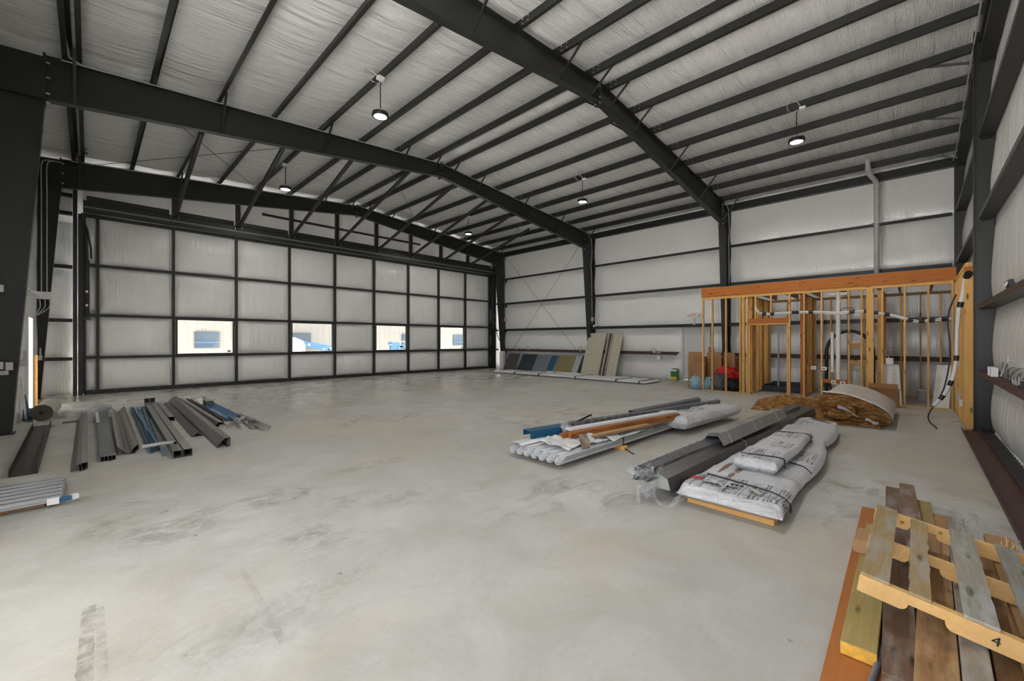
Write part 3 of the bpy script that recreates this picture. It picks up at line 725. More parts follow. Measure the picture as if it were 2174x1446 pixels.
for x, z in ((11.5, 0.42), (11.95, 0.5), (12.2, 1.12)):
    m = MB(); m.box(x-0.05, x+0.05, -0.63, -0.585, z-0.06, z+0.06); bx = m.build('outlet_box', MAT['galv'] if z > 0.45 else MAT['white'], sw)
    m = MB(); m.box(x-0.03, x+0.03, -0.586, -0.580, z-0.03, z+0.03); m.build('outlet_face', MAT['pvcg'], bx)
# back and partition walls
bw = thing('stud_wall', (16.5, 1.0, 0), 'rear timber stud wall in front of the silver insulation inside the room', 'stud wall', 'timber stud walls')
for k, y in enumerate((3.1, 2.35, 1.93, 1.5, 1.12, 0.72, 0.3, -0.1, -0.5)):
    stud(y, bw, 16.5, mat='fird' if k % 2 else 'fir')
for z in (2.919, 2.957): board('top_plate', MAT['fird'], (16.5, 4.3, z), (16.5, -0.72, z), 0.089, 0.037, (0,0,1), bw)
board('bottom_plate', MAT['treated'], (16.5, 4.3, 0.019), (16.5, -0.72, 0.019), 0.089, 0.038, (0,0,1), bw)
for y, xs, lab in ((3.57, (14.0, 14.35, 14.75, 15.1, 15.3, 15.65, 15.85, 16.2), 'timber partition left of the doorway, running back to the insulated wall'),
                   (2.30, (14.15, 14.55, 14.95, 15.35, 15.75, 16.15), 'timber partition right of the doorway, running back to the insulated wall'),
                   (0.66, (14.2, 14.6, 15.0, 15.4, 15.8, 16.2), 'timber partition behind the wide square post')):
    pw = thing('stud_wall', (15, y, 0), lab, 'stud wall', 'timber stud walls')
    for k, x in enumerate(xs): board('stud', MAT['lvl' if (y == 2.30 and k == 0) else ('fird' if k % 3 == 1 else 'fir')], (x, y, 0.038), (x, y, ST), 0.089, 0.06 if k % 3 == 0 else 0.038, (1,0,0), pw)
    board('top_plate', MAT['fird'], (13.82, y, ST+0.019), (16.44, y, ST+0.019), 0.089, 0.037, (0,0,1), pw)
    board('bottom_plate', MAT['treated'], (14.1, y, 0.019), (16.44, y, 0.019), 0.089, 0.038, (0,0,1), pw)
cj = thing('stud_wall', (15.1, 4.2, 0), 'short timber frame by the exit door side, seen past the cardboard boxes', 'stud wall', 'timber stud walls')
for y in (4.15, 3.75): stud(y, cj, 16.45, mat='fird')
board('top_plate', MAT['fir'], (16.45, 4.35, 2.6), (16.45, 3.7, 2.6), 0.089, 0.038, (0,0,1), cj)
for k in range(8):
    y = -0.3 + 0.62*k
    o = board('ceiling_joist', MAT['fird'], (13.82, y, 3.07), (16.5, y, 3.07), 0.038, 0.18, (0,0,1))
    tag(o, 'timber ceiling joist of the room behind the orange beam, %s from the right wall' % ordn[k], 'joist', 'ceiling joists')
# ---- pipes and lines in the room
m = MB(); m.tube([(13.90, 1.47, 0.0), (13.90, 1.47, 2.90)], 0.052, 14)
o = tag(m.build('drain_pipe', MAT['pvc'], origin=(13.9, 1.47, 0)), 'tall white drain pipe standing behind the studs', 'pipe')
m = MB(); m.tube([(13.90, 1.47, 2.55), (13.90, 1.47, 2.62)], 0.066, 14); m.tube([(13.9, 1.47, 2.80), (13.9, 1.47, 2.88)], 0.066, 14); m.build('coupling', MAT['pvc'], o)
m = MB(); m.box(13.86, 14.0, 1.28, 1.66, 2.80, 2.87); m.build('vent_hood', MAT['white'], o)
m = MB(); m.tube([(13.93, 1.60, 0.75), (13.93, 1.60, 1.83)], 0.036, 12); m.build('short_pipe', MAT['pvc'], o)
m = MB(); m.tube([(15.85, 1.00, 6.88), (15.86, 0.99, 6.55), (15.92, 0.96, 6.44), (16.28, 0.85, 6.33), (16.34, 0.83, 6.22), (16.34, 0.83, 3.2)], 0.062, 14)
o = tag(m.build('vent_stack', MAT['pvcg'], origin=(16.34, 0.83, 3.2)), 'grey plastic vent stack on the wall above the timber room', 'pipe')
m = MB(); m.tube([(16.34, 0.83, 6.22), (16.34, 0.83, 6.12)], 0.072, 14); m.tube([(15.86, 0.99, 6.62), (15.86, 0.99, 6.54)], 0.072, 14); m.build('coupling', MAT['pvcg'], o)
m = MB(); m.box(16.26, 16.6, 0.73, 0.94, 5.08, 5.10); m.build('strap', MAT['galv'], o)
for y, x, z1, lab in ((2.12, 16.3, 2.9, 'grey vertical pipe inside the room left of the white drain pipe'), (1.02, 15.9, 2.9, 'grey vertical pipe inside the room right of the white drain pipe'), (3.30, 16.2, 2.0, 'pale pipe inside the doorway room')):
    m = MB(); m.tube([(x, y, 0), (x, y, z1)], 0.028, 10)
    tag(m.build('vertical_pipe', MAT['pvcg'], origin=(x, y, 0)), lab, 'pipe')
m = MB(); m.tube([(15.2, 1.36+0.52, 0.02)]+[(15.2, 1.36+0.52*math.cos(a), 1.25+0.62*math.sin(a)) for a in [math.pi*k/20 for k in range(21)]]+[(15.2, 0.84, 0.02)], 0.045, 10)
tag(m.build('corrugated_pipe', MAT['black'], origin=(15.2, 1.4, 1.2)), 'black bent corrugated pipe arching inside the room', 'pipe')
# white insulated line set through the studs, bound with black tape
ls = [(3.387, 2.617), (3.35, 2.503), (3.276, 2.416), (3.071, 2.366), (2.518, 2.381), (2.222, 2.38), (1.854, 2.362), (1.502, 2.32), (1.26, 2.334), (0.888, 2.34), (0.664, 2.282), (0.447, 2.226), (0.195, 2.135), (-0.008, 2.06), (-0.206, 2.065), (-0.473, 2.099), (-0.60, 2.095)]
def dens(pts, n=4):
    out = []
    P = [Vector(p) for p in pts]
    for i in range(len(P)-1):
        p0 = P[max(i-1, 0)]; p1 = P[i]; p2 = P[i+1]; p3 = P[min(i+2, len(P)-1)]
        for k in range(n):
            t = k/n; out.append(0.5*((2*p1) + (p2-p0)*t + (2*p0-5*p1+4*p2-p3)*t*t + (3*p1-p0-3*p2+p3)*t**3))
    out.append(P[-1]); return out
path = dens([(FX-0.03, y, z) for y, z in ls])
o = thing('insulated_pipe_bundle', (FX, 1.4, 2.3), 'white insulated twin pipe run taped in black along the front studs', 'pipe bundle')
for dz, dx in ((0.016, 0.0), (-0.02, 0.012)):
    m = MB(); m.tube([p+Vector((dx, 0, dz)) for p in path], 0.019, 8); m.build('insulated_pipe', MAT['pvc'], o)
for y in (3.16, 2.9, 2.42, 2.36, 2.03, 1.18, 0.93, 0.70, 0.50, 0.10, -0.10, -0.25, -0.45):
    q = min(path, key=lambda p: abs(p.y-y)); m = MB(); m.tube([q+Vector((0.005, -0.05, 0)), q+Vector((0.005, 0.05, 0))], 0.044, 10); m.build('tape_band', MAT['black'], o)
m = MB()
for y0, r in ((1.22, 0.09), (3.2, 0.05)):
    q = min(path, key=lambda p: abs(p.y-y0)); m.tube([q+Vector((-0.03, r*1.6*math.cos(a), 0.03+r*math.sin(a))) for a in [2*math.pi*k/14 for k in range(12)]], 0.008, 6)
m.build('wire_loop', MAT['black'], o)
hp = dens([(11.0, -0.70, 2.78), (11.1, -0.68, 2.70), (11.2, -0.655, 2.45), (11.25, -0.605, 2.194), (11.3, -0.585, 1.889), (11.3, -0.576, 1.539), (11.3, -0.564, 1.188), (11.3, -0.516, 0.878), (11.3, -0.419, 0.597), (11.3, -0.277, 0.359)])
hp = [Vector((p.x-0.06, p.y+0.03, p.z)) for p in hp]
o = thing('hanging_hose', (11.3, -0.5, 1.2), 'thick white insulated hose hanging from the end post of the timber side wall', 'hose')
m = MB(); m.tube(hp, [max(0.03, 0.052-0.0013*k) for k in range(len(hp))], 12); m.build('insulated_pipe', MAT['pvc'], o)
for k in (1, 11, 23, 29, 33):
    m = MB(); q = hp[k]; dd = (hp[k+1]-hp[k]).normalized(); m.tube([q-dd*0.05, q+dd*0.05], max(0.036, 0.057-0.0013*k), 12); m.build('tape_band', MAT['black'], o)
m = MB(); m.tube(dens([tuple(hp[8]+Vector((0.02,0.09,0))), tuple(hp[14]+Vector((0.02,0.13,0))), tuple(hp[22]+Vector((0,0.08,0))), tuple(hp[30]+Vector((0,0.06,-0.02))), tuple(hp[-1]), (11.18, -0.20, 0.26), (11.18, -0.17, 0.14), (11.1, -0.20, 0.05), (10.85, -0.26, 0.014), (10.66, -0.27, 0.012)]), 0.011, 8); m.build('black_cable', MAT['black'], o)
# yellow house wiring and outlet boxes
m = MB(); m.tube(dens([(14.0, 2.28, 0.86), (13.9, 2.0, 0.83), (13.9, 1.6, 0.86), (13.9, 1.25, 0.84), (13.9, 0.9, 0.80), (13.9, 0.6, 0.76)]), 0.009, 6)
MAT['yel'] = plain('yellow_wire', (0.55, 0.42, 0.06), 0.5)
tag(m.build('house_wire', MAT['yel'], origin=(13.9, 1.5, 0.8)), 'yellow electrical cable strung across the front studs', 'cable')
for y, z, lab in ((1.98, 0.86, 'left of the white drain pipe'), (1.75, 0.85, 'on the stud left of the drain pipe'), (1.55, 0.50, 'low on the orange blocking, left of the pipe'), (1.36, 0.49, 'low on the orange blocking, right of the pipe')):
    m = MB(); m.box(FX-0.06, FX+0.01, y-0.05, y+0.05, z-0.045, z+0.045); o = m.build('outlet_box', MAT['white'], origin=(FX, y, z))
    tag(o, 'white electrical outlet box %s' % lab, 'outlet box', 'outlet boxes on the studs')
    m = MB(); m.box(FX-0.064, FX-0.06, y-0.018, y+0.018, z-0.018, z+0.018); m.build('opening', MAT['black'], o)
for dy, lab in ((1.70, 'left'), (1.60, 'right')):
    m = MB(); m.tube([(13.80, dy+0.06, 0.52), (13.80, dy, 0.22), (13.78, dy-0.05, 0.12)], 0.033, 10)
    o = tag(m.build('drain_elbow', MAT['black'], origin=(13.8, dy, 0.2)), 'black flexible drain pipe, %s of a pair, below the orange blocking' % lab, 'pipe', 'black drain pipes')
    m = MB(); m.tube([(13.78, dy-0.05, 0.12), (13.77, dy-0.07, 0.04)], 0.036, 10); m.build('white_collar', MAT['pvc'], o)
# shower tray
m = MB(); m.box(15.0, 16.4, 2.5, 3.5, 0.0, 0.05); m.box(15.0, 15.05, 2.5, 3.5, 0.05, 0.17); m.box(16.35, 16.4, 2.5, 3.5, 0.05, 0.22); m.box(15.05, 16.35, 2.5, 2.55, 0.05, 0.2); m.box(15.05, 16.35, 3.45, 3.5, 0.05, 0.2)
tag(m.build('shower_tray', plain('dark_grey_tray', (0.03, 0.032, 0.045), 0.35), origin=(15.7, 3, 0), bevel=0.01), 'dark grey shower tray on the floor seen through the doorway', 'shower tray')
for y in (3.3, 3.05):
    m = MB(); m.lathe([(0.02, 0.05), (0.06, 0.06), (0.05, 0.14), (0.02, 0.16), (0.0, 0.16)], (15.3, y, 0.0), 12)
    tag(m.build('drain_fitting', MAT['black'], origin=(15.3, y, 0.05)), 'black drain fitting standing in the shower tray, %s of two' % ('left' if y > 3.1 else 'right'), 'fitting')
# white equipment panels leaning inside the studs
def lean_panel(name, label, pts, t, mat):
    """quad (4 world points) thickened along its normal"""
    P = [Vector(p) for p in pts]; n = (P[1]-P[0]).cross(P[3]-P[0]).normalized()*t
    m = MB(); m.add(P+[p+n for p in P], [(3,2,1,0), (4,5,6,7), (0,1,5,4), (1,2,6,5), (2,3,7,6), (3,0,4,7)])
    return tag(m.build(name, mat, origin=P[0]), label, 'panel')
o = lean_panel('white_panel', 'white sheet metal panel with a dark slot, leaning behind the open carton', [(13.98, 0.55, 0.0), (13.98, 0.235, 0.0), (14.15, 0.30, 0.99), (14.15, 0.64, 0.99)], 0.03, MAT['white'])
m = MB(); m.add([(14.10, 0.58, 0.83), (14.10, 0.33, 0.83), (14.105, 0.33, 0.86), (14.105, 0.58, 0.86)], [(0,1,2,3)]); m.build('slot', MAT['black'], o)
m = MB()
for r_ in range(10):
    for c_ in range(3):
        y1 = 0.56-0.075*c_; z = 0.75-0.022*r_
        m.add([(14.075, y1, z), (14.075, y1-0.06, z), (14.077, y1-0.06, z+0.008), (14.077, y1, z+0.008)], [(0,1,2,3)])
m.build('label_print', MAT['pvcg'], o)
lean_panel('white_panel', 'white sheet metal panel leaning at the right end of the front studs', [(13.88, -0.27, 0.0), (13.88, -0.55, 0.0), (14.0, -0.60, 1.02), (14.0, -0.36, 1.02)], 0.06, MAT['white'])
m = MB(); m.box(14.02, 14.10, 0.40, 0.54, 1.0, 1.16); o = m.build('junction_box', MAT['white'], origin=(14, 0.4, 1.0)); tag(o, 'white junction box above the slotted white panel', 'junction box')
m = MB(); m.tube(dens([(14.05, 0.47, 1.16), (14.05, 0.55, 1.32), (14.1, 0.4, 1.36), (14.3, 0.1, 1.22), (14.5, -0.4, 1.2)]), 0.01, 6); m.build('wire', MAT['galv'], o)
m = MB(); m.lathe([(0.0, 0.0), (0.11, 0.0), (0.135, 0.28), (0.14, 0.28), (0.14, 0.3), (0.13, 0.3), (0.105, 0.01)], (15.4, -0.15, 0), 18)
tag(m.build('bucket', MAT['white'], origin=(15.4, -0.15, 0)), 'white plastic bucket on the floor behind the right hand studs', 'bucket')
m = MB(); m.box(13.35, 13.38, 0.30, 0.83, 0.0, 0.56); m.box(13.38, 13.62, 0.28, 0.31, 0.0, 0.40); m.box(13.36, 13.62, 0.30, 0.83, 0, 0.02); m.box(13.3, 13.35, 0.26, 0.83, 0.45, 0.46)
tag(m.build('open_carton', MAT['card'], origin=(13.5, 0.55, 0)), 'open brown carton standing between the insulation roll and the studs', 'box')
# cardboard boxes left of the doorway
def carton(x0, x1, y0, y1, z0, z1, label, flap=True):
    m = MB(); m.box(x0, x1, y0, y1, z0, z1); o = m.build('cardboard_box', MAT['card'], origin=(x0, y0, z0), bevel=0.006); tag(o, label, 'box', 'brown cardboard boxes')
    if flap:
        f_ = MB(); f_.box(x0, x0+0.006, y0+0.01, y1-0.01, z1, z1+0.16); f_.build('flap', MAT['card'], o)
        f_ = MB(); f_.box(x0-0.002, x0, (y0+y1)/2-0.03, (y0+y1)/2+0.03, z0+0.02, z1); f_.build('packing_tape', plain('brown_tape', (0.30, 0.15, 0.06), 0.3), o)
    return o
carton(14.25, 14.8, 5.08, 5.54, 0, 1.06, 'tall brown cardboard box nearest the exit door')
carton(14.0, 14.23, 4.95, 5.26, 0, 0.90, 'narrow brown carton standing before the tall box by the exit door', False)
carton(14.62, 15.2, 4.60, 5.06, 0, 1.03, 'tall brown cardboard box in the middle of the row behind the studs')
carton(14.75, 15.3, 4.22, 4.58, 0, 1.04, 'tall brown cardboard box at the right end of the row behind the studs')
carton(14.7, 14.85, 4.90, 5.04, 1.03, 1.38, 'small brown carton standing on the middle tall box', False)
def blob(name, c, r, mat, label, amp=0.25, seed=0.0, cat='bag', group=None, zcut=True, nu=28, nv=18):
    m = MB(); cx, cy, cz = c
    def fn(u, v):
        a = 2*math.pi*u; b = math.pi*(v-0.5)
        d = Vector((math.cos(a)*math.cos(b), math.sin(a)*math.cos(b), math.sin(b)))
        k = 1 + amp*noise.noise(d*2.2+Vector((seed, 0, 0))) + amp*0.5*noise.noise(d*6+Vector((0, seed, 0)))
        p = Vector((cx+d.x*r[0]*k, cy+d.y*r[1]*k, cz+d.z*r[2]*k))
        if zcut and p.z < 0.004: p.z = 0.004
        return p
    m.grid(nu, nv, fn, flip=True)
    o = m.build(name, mat, origin=(cx, cy, max(0, cz-r[2])))
    return tag(o, label, cat, group)
def bagmat(name, col, rough=0.3):
    m, t, p = newmat(name); v = coords(t); p.inputs['Base Color'].default_value = (*col, 1); p.inputs['Roughness'].default_value = rough
    bump(t, p, noi(t, v, 14, 6, 0.65, 1.5), 0.9, 0.03); return m
blob('plastic_bag', (14.0, 5.18, 0.19), (0.16, 0.21, 0.24), bagmat('pale_blue_film', (0.30, 0.48, 0.58)), 'light blue crumpled plastic bag by the first stud', 0.3, 3.1)
blob('plastic_bag', (14.08, 4.80, 0.17), (0.18, 0.15, 0.23), bagmat('cyan_film', (0.22, 0.46, 0.58)), 'pale blue plastic bag between the first two studs', 0.3, 5.2)
blob('plastic_bag', (14.1, 4.50, 0.24), (0.24, 0.24, 0.30), bagmat('grey_bag_film', (0.10, 0.10, 0.115)), 'dark grey stuffed plastic bag between the studs', 0.2, 8.4)
blob('red_jacket', (14.42, 4.36, 0.50), (0.18, 0.34, 0.26), bagmat('red_fabric', (0.55, 0.012, 0.02), 0.5), 'bright red bag heaped on the dark bags between the studs', 0.45, 1.4)
blob('plastic_bag', (14.25, 4.12, 0.2), (0.25, 0.24, 0.2), bagmat('black_bag_film', (0.012, 0.012, 0.014)), 'black plastic bag on the floor below the red bag', 0.3, 6.6)

# ================================================================ EXIT DOOR, SIGN
d2 = thing('door_2', (16.93, 6.28, 0), 'pale grey exit door in the long wall behind the cardboard boxes', 'door', kind='structure')
MB().box(16.92, 16.97, 5.80, 6.76, 0.01, 2.10).build('door_leaf', MAT['doorw'], d2)
m = MB(); m.box(16.86, 17.02, 5.72, 5.80, 0, 2.17); m.box(16.86, 17.02, 6.76, 6.84, 0, 2.17); m.box(16.86, 17.02, 5.80, 6.76, 2.10, 2.17); m.build('door_frame', MAT['doorw'], d2)
m = MB(); m.tube([(16.92, 6.68, 1.0), (16.86, 6.68, 1.0), (16.86, 6.56, 1.0)], 0.012, 8); m.build('lever_handle', MAT['bolt'], d2)
MAT['red'] = plain('exit_red', (0.60, 0.012, 0.018), 0.4, 0, 0.02)
xs_ = thing('exit_sign', (16.78, 6.29, 2.6), 'white exit sign with red letters and emergency lights on the long wall', 'exit sign')
m = MB(); m.box(16.76, 16.80, 6.14, 6.44, 2.50, 2.70); m.build('sign_body', MAT['white'], xs_, bevel=0.008)
for yy in (6.50, 6.09):
    m = MB(); m.lathe([(0.0, 0.0), (0.04, 0.0), (0.055, 0.06), (0.055, 0.07), (0.0, 0.07)], (16.78, yy, 2.565), 14); m.build('emergency_light', MAT['pvc'], xs_)
m = MB(); m.tube([(16.80, 6.28, 2.5), (16.79, 6.28, 2.27)], 0.018, 8); m.box(16.77, 16.80, 6.24, 6.32, 2.22, 2.27); m.build('conduit_drop', MAT['galv'], xs_)
def text(body, loc, rot, size, mat, parent, ext=0.002, name='lettering'):
    c = bpy.data.curves.new(name, 'FONT'); c.body = body; c.size = size; c.extrude = ext; c.align_x = 'CENTER'; c.align_y = 'CENTER'
    o = bpy.data.objects.new(name, c); dg = bpy.context.evaluated_depsgraph_get(); C.objects.link(o)
    me = bpy.data.meshes.new_from_object(o.evaluated_get(bpy.context.evaluated_depsgraph_get())); bpy.data.objects.remove(o)
    o = bpy.data.objects.new(name, me); me.materials.clear(); me.materials.append(mat); C.objects.link(o)
    o.location = Vector(loc) - (ORG[parent.name] if parent else Vector()); o.rotation_euler = rot
    if parent: o.parent = parent
    ORG[o.name] = Vector(); return o
t_ = text('EXIT', (16.757, 6.29, 2.60), (math.pi/2, 0, -math.pi/2), 0.155, MAT['red'], xs_)
t_.scale = (0.72, 1.15, 1)
# ================================================================ ALONG THE LONG WALL
def ribmat(name, col, rough=0.35): return plain(name, col, rough, 0.0, 0.06, 4.0)
def rib_profile(w_, n, h):
    """trapezoid rib profile across width w_, n ribs of height h"""
    P = []; s_ = w_/n
    for i in range(n):
        x = -w_/2 + i*s_
        P += [(x, 0), (x+s_*0.62, 0), (x+s_*0.70, h), (x+s_*0.90, h), (x+s_*0.98, 0)]
    P.append((w_/2, 0)); return P
def leaning_sheet(y0, y1, base_x, top_z, col, label, n=5, top_x=16.72, skew=0.0):
    """ribbed sheet leaning back against the long wall, ribs running up"""
    w_ = y0-y1; yc = (y0+y1)/2
    m = MB(); m.strip(rib_profile(w_, n, 0.022), (base_x, yc, 0.012), (top_x, yc+skew, top_z), 0.005, up=(-1, 0, 0.3))
    o = m.build('metal_sheet', ribmat(label[:18], col), origin=(base_x, yc, 0))
    return tag(o, label, 'metal sheet', 'ribbed metal sheets leaning on the long wall')
leaning_sheet(16.55, 15.72, 16.25, 0.86, (0.085, 0.075, 0.065), 'dark bronze ribbed metal sheet nearest the far corner, leaning on the long wall', 6, skew=0.0)
leaning_sheet(15.48, 14.40, 16.22, 0.85, (0.022, 0.04, 0.055), 'dark slate blue ribbed metal sheet, second from the far corner', 6)
leaning_sheet(14.40, 13.42, 16.20, 0.83, (0.20, 0.215, 0.24), 'grey ribbed metal sheet leaning left of the bright blue one', 6)
leaning_sheet(13.40, 12.98, 16.24, 0.83, (0.025, 0.10, 0.20), 'narrow blue ribbed metal sheet between the grey and the tan sheets', 2)
leaning_sheet(13.02, 11.90, 16.20, 0.84, (0.28, 0.235, 0.11), 'tan olive ribbed metal sheet in the middle of the row', 7)
leaning_sheet(11.90, 11.55, 16.22, 0.83, (0.46, 0.48, 0.50), 'pale grey ribbed metal sheet right of the tan one', 2)
leaning_sheet(11.54, 11.22, 16.25, 0.86, (0.022, 0.022, 0.03), 'black ribbed metal sheet next to the leaning cream door', 2)
m = MB(); m.strip([(0, 0.07), (0, 0), (0.10, 0)], (16.02, 13.25, 0.005), (16.02, 10.95, 0.005), 0.004)
tag(m.build('trim_channel', MAT['white'], origin=(16, 12, 0)), 'white metal channel on the floor at the foot of the tan sheets', 'metal channel')
MAT['cream'] = plain('cream_door_paint', (0.47, 0.44, 0.33), 0.5, 0, 0.05)
def lean_door(y0, y1, bx, tx, h_, label):
    th_ = 0.045; up = Vector((tx-bx, 0, h_)).normalized(); n = Vector((-up.z, 0, up.x))
    P = lambda y, s_, o: Vector((bx, y, 0.0)) + up*s_ + n*o
    L = math.hypot(tx-bx, h_); m = MB()
    def slab(m, ya, yb, s0, s1, o0, o1):
        v = [P(y, s_, o) for y in (ya, yb) for s_ in (s0, s1) for o in (o0, o1)]
        m.add(v, [(0,1,3,2), (4,6,7,5), (0,4,5,1), (2,3,7,6), (0,2,6,4), (1,5,7,3)])
    slab(m, y0, y1, 0, L, 0, th_)
    o = m.build('leaning_door', MAT['cream'], origin=(bx, (y0+y1)/2, 0)); tag(o, label, 'door slab', 'unhung doors leaning on the long wall')
    w_ = y0-y1; r_ = MB()
    for s0, s1 in ((0.12, 0.48), (0.50, 0.62)):
        a, b = y0-w_*0.14, y1+w_*0.14
        for q in ((a, a-0.015, s0*L, s1*L), (b+0.015, b, s0*L, s1*L), (a, b, s0*L, s0*L+0.015), (a, b, s1*L-0.015, s1*L)): slab(r_, q[0], q[1], q[2], q[3], th_, th_+0.006)
    a, b = y0-w_*0.14, y1+w_*0.14
    for q in ((a, a-0.015, 0.64*L, 0.95*L), (b+0.015, b, 0.64*L, 0.95*L), (a, b, 0.64*L, 0.64*L+0.015), (a, b, 0.95*L-0.015, 0.95*L)): slab(r_, q[0], q[1], q[2], q[3], th_, th_+0.006)
    r_.build('panel_moulding', MAT['cream'], o); return o
lean_door(11.12, 10.18, 15.95, 16.70, 1.93, 'wide cream panelled door leaning in front of the tapered column')
for k, (y0, y1, mt) in enumerate(((10.06, 10.00, 'card'), (9.98, 9.93, 'white'), (9.90, 9.85, 'card'))):
    m = MB(); L_ = 1.93-0.03*k
    m.bar((16.02, (y0+y1)/2, 0.0), (16.70, (y0+y1)/2, L_), y0-y1, 0.13, up=(-1, 0, 0.35))
    o = tag(m.build('door_jamb_piece', plain('pinkish_primed_jamb', (0.42, 0.34, 0.29), 0.5) if k != 1 else MAT['primer'], origin=(16, y0, 0)), 'primed door jamb piece leaning between the two cream doors, %s of three' % ('first', 'middle', 'last')[k], 'door jamb', 'door jamb pieces')
o = lean_door(9.82, 9.34, 16.0, 16.70, 1.86, 'narrow cream door with white clips leaning right of the jamb pieces')
for k in range(6):
    m = MB(); z = 0.25+0.12*k; x = 16.0+0.70*z/1.86
    m.box(x-0.09, x-0.06, 9.36, 9.42, z-0.02, z+0.03); m.build('plastic_clip', MAT['pvc'], o)
# white foil-wrapped flat packs on the floor
def wrapmat(name, col=(0.72, 0.72, 0.73), rough=0.35, scale=(2.5, 2.5, 2.5), dist=0.05, strength=0.7, prints=None):
    m, t, p = newmat(name); v = coords(t, scale)
    n1 = noi(t, v, 2.0, 6, 0.6, 1.2); n2 = noi(t, coords(t, (1.0, 4.0, 2.0), rot=(0, 0, 0.5)), 3.0, 4, 0.6, 2.0)
    bump(t, p, math_(t, 'ADD', n1, math_(t, 'MULTIPLY', n2, 0.8)), strength, dist)
    p.inputs['Base Color'].default_value = (*col, 1); p.inputs['Roughness'].default_value = rough
    return m
MAT['wrap'] = wrapmat('white_woven_wrap')
def lumpy_slab(x0, x1, y0, y1, z0, z1, mat, name, origin=None, amp=0.02, seed=0.0, nx=40, ny=14, edge=0.05, parent=None, skew=None, over=None):
    """rounded lumpy flat pack, closed"""
    m = MB(); zc = (z0+z1)/2; hz = (z1-z0)/2
    sk = skew or (lambda u: 0.0)
    def side(sgn):
        def fn(u, v):
            x = x0+(x1-x0)*u; y = y0+(y1-y0)*v
            eu = min(u, 1-u)*(x1-x0)/edge; ev = min(v, 1-v)*abs(y1-y0)/edge
            k = min(1.0, math.sqrt(max(0.0, 1-(1-min(eu, 1))**2)))*min(1.0, math.sqrt(max(0.0, 1-(1-min(ev, 1))**2)))
            z = zc + sgn*hz*k
            if sgn > 0: z += amp*k*noise.noise((x*1.7+seed, y*3.1, seed)) + amp*0.5*k*noise.noise((x*6+seed, y*7, seed+4))
            z = max(z, 0.003)
            return (x, y+sk(u), z)
        return fn
    m.grid(nx, ny, side(1)); m.grid(nx, ny, side(-1), flip=True)
    return m.build(name, mat, parent, origin)
# long flat pack along the wall
m = MB()
o = lumpy_slab(14.05, 15.35, 7.0, 15.1, 0.0, 0.10, MAT['wrap'], 'wrapped_flat_pack', (14.7, 11, 0), 0.03, 2.0, 12, 90, 0.06)
tag(o, 'very long low white wrapped pack lying on the floor before the leaning sheets', 'flat pack')
for y in (13.6, 12.1, 10.1, 8.2, 7.25):
    m = MB(); m.bar((14.04, y, 0.06), (15.36, y, 0.06), 0.02, 0.115); m.build('strap', MAT['black'], o)
m = MB(); m.box(15.9, 16.15, 8.5, 9.35, 0.0, 0.05)
tag(m.build('white_trim_piece', MAT['white'], origin=(16, 9, 0)), 'short white trim piece on the floor right of the leaning doors', 'trim piece')
# green and yellow sack, tank in the corner, cables
m = MB(); m.box(16.5, 16.72, 6.86, 7.12, 0.0, 0.44); m.box(16.52, 16.70, 6.9, 7.08, 0.44, 0.47)
o = tag(m.build('fertiliser_sack', plain('green_sack', (0.04, 0.20, 0.05), 0.4), origin=(16.6, 7, 0), bevel=0.03), 'green sack with a yellow base standing left of the exit door', 'sack')
m = MB(); m.box(16.485, 16.5, 6.87, 7.11, 0.01, 0.14); m.build('yellow_band', plain('yellow_sack_band', (0.7, 0.55, 0.02), 0.4), o)
m = MB(); m.box(16.487, 16.5, 6.87, 7.11, 0.36, 0.44); m.build('white_band', MAT['white'], o)
o = thing('hydraulic_pump', (16.45, 16.85, 0), 'white hydraulic pump cabinet in the far corner behind the dark sheets', 'pump cabinet')
m = MB(); m.box(16.36, 16.58, 16.72, 16.98, 0, 1.0); m.build('cabinet', MAT['white'], o, bevel=0.02)
m = MB(); m.lathe([(0.0, 0.24), (0.06, 0.22), (0.09, 0.12), (0.09, 0.0), (0.0, 0.0)], (16.46, 16.85, 1.0), 14); m.build('motor', MAT['black'], o)
m = MB(); m.tube([(16.46, 16.85, 1.2), (16.4, 16.95, 1.5), (16.35, 17.15, 1.9), (16.4, 17.3, 2.3)], 0.02, 8); m.build('hose', MAT['black'], o)
# wire stubs and boxes on the rusty girt
for k, (y, lab) in enumerate(((16.1, 'nearest the far corner'), (15.2, 'second from the far corner'), (11.75, 'left of the leaning cream door'), (8.0, 'left of the exit door'))):
    m = MB(); m.tube([(16.78, y+0.12*math.cos(a), 1.14+0.15*math.sin(a)) for a in [math.pi*k_/12 for k_ in range(13)]], 0.012, 6)
    o = tag(m.build('wire_loop', MAT['galv'], origin=(16.78, y, 1.14)), 'loop of grey wire sticking up from the rusty girt, %s' % lab, 'wire', 'wire loops on the rusty girt')
    m = MB(); m.box(16.70, 16.79, y-0.14, y-0.04, 1.08, 1.17); m.build('junction_box', MAT['galv'], o)
m = MB(); m.box(16.66, 16.74, 7.62, 7.78, 0.80, 1.10)
tag(m.build('motion_sensor', MAT['white'], origin=(16.7, 7.7, 1)), 'white box hanging off the rusty girt left of the exit door', 'box')
m = MB(); m.lathe([(0.0, 0), (0.05, 0.0), (0.07, 0.08), (0.0, 0.1)], (16.72, 10.78, 2.27), 12); m.box(16.70, 16.78, 10.85, 10.95, 2.24, 2.34)
tag(m.build('wall_light', MAT['pvc'], origin=(16.7, 10.8, 2.27)), 'small white light on the girt just right of the tapered column', 'wall light')
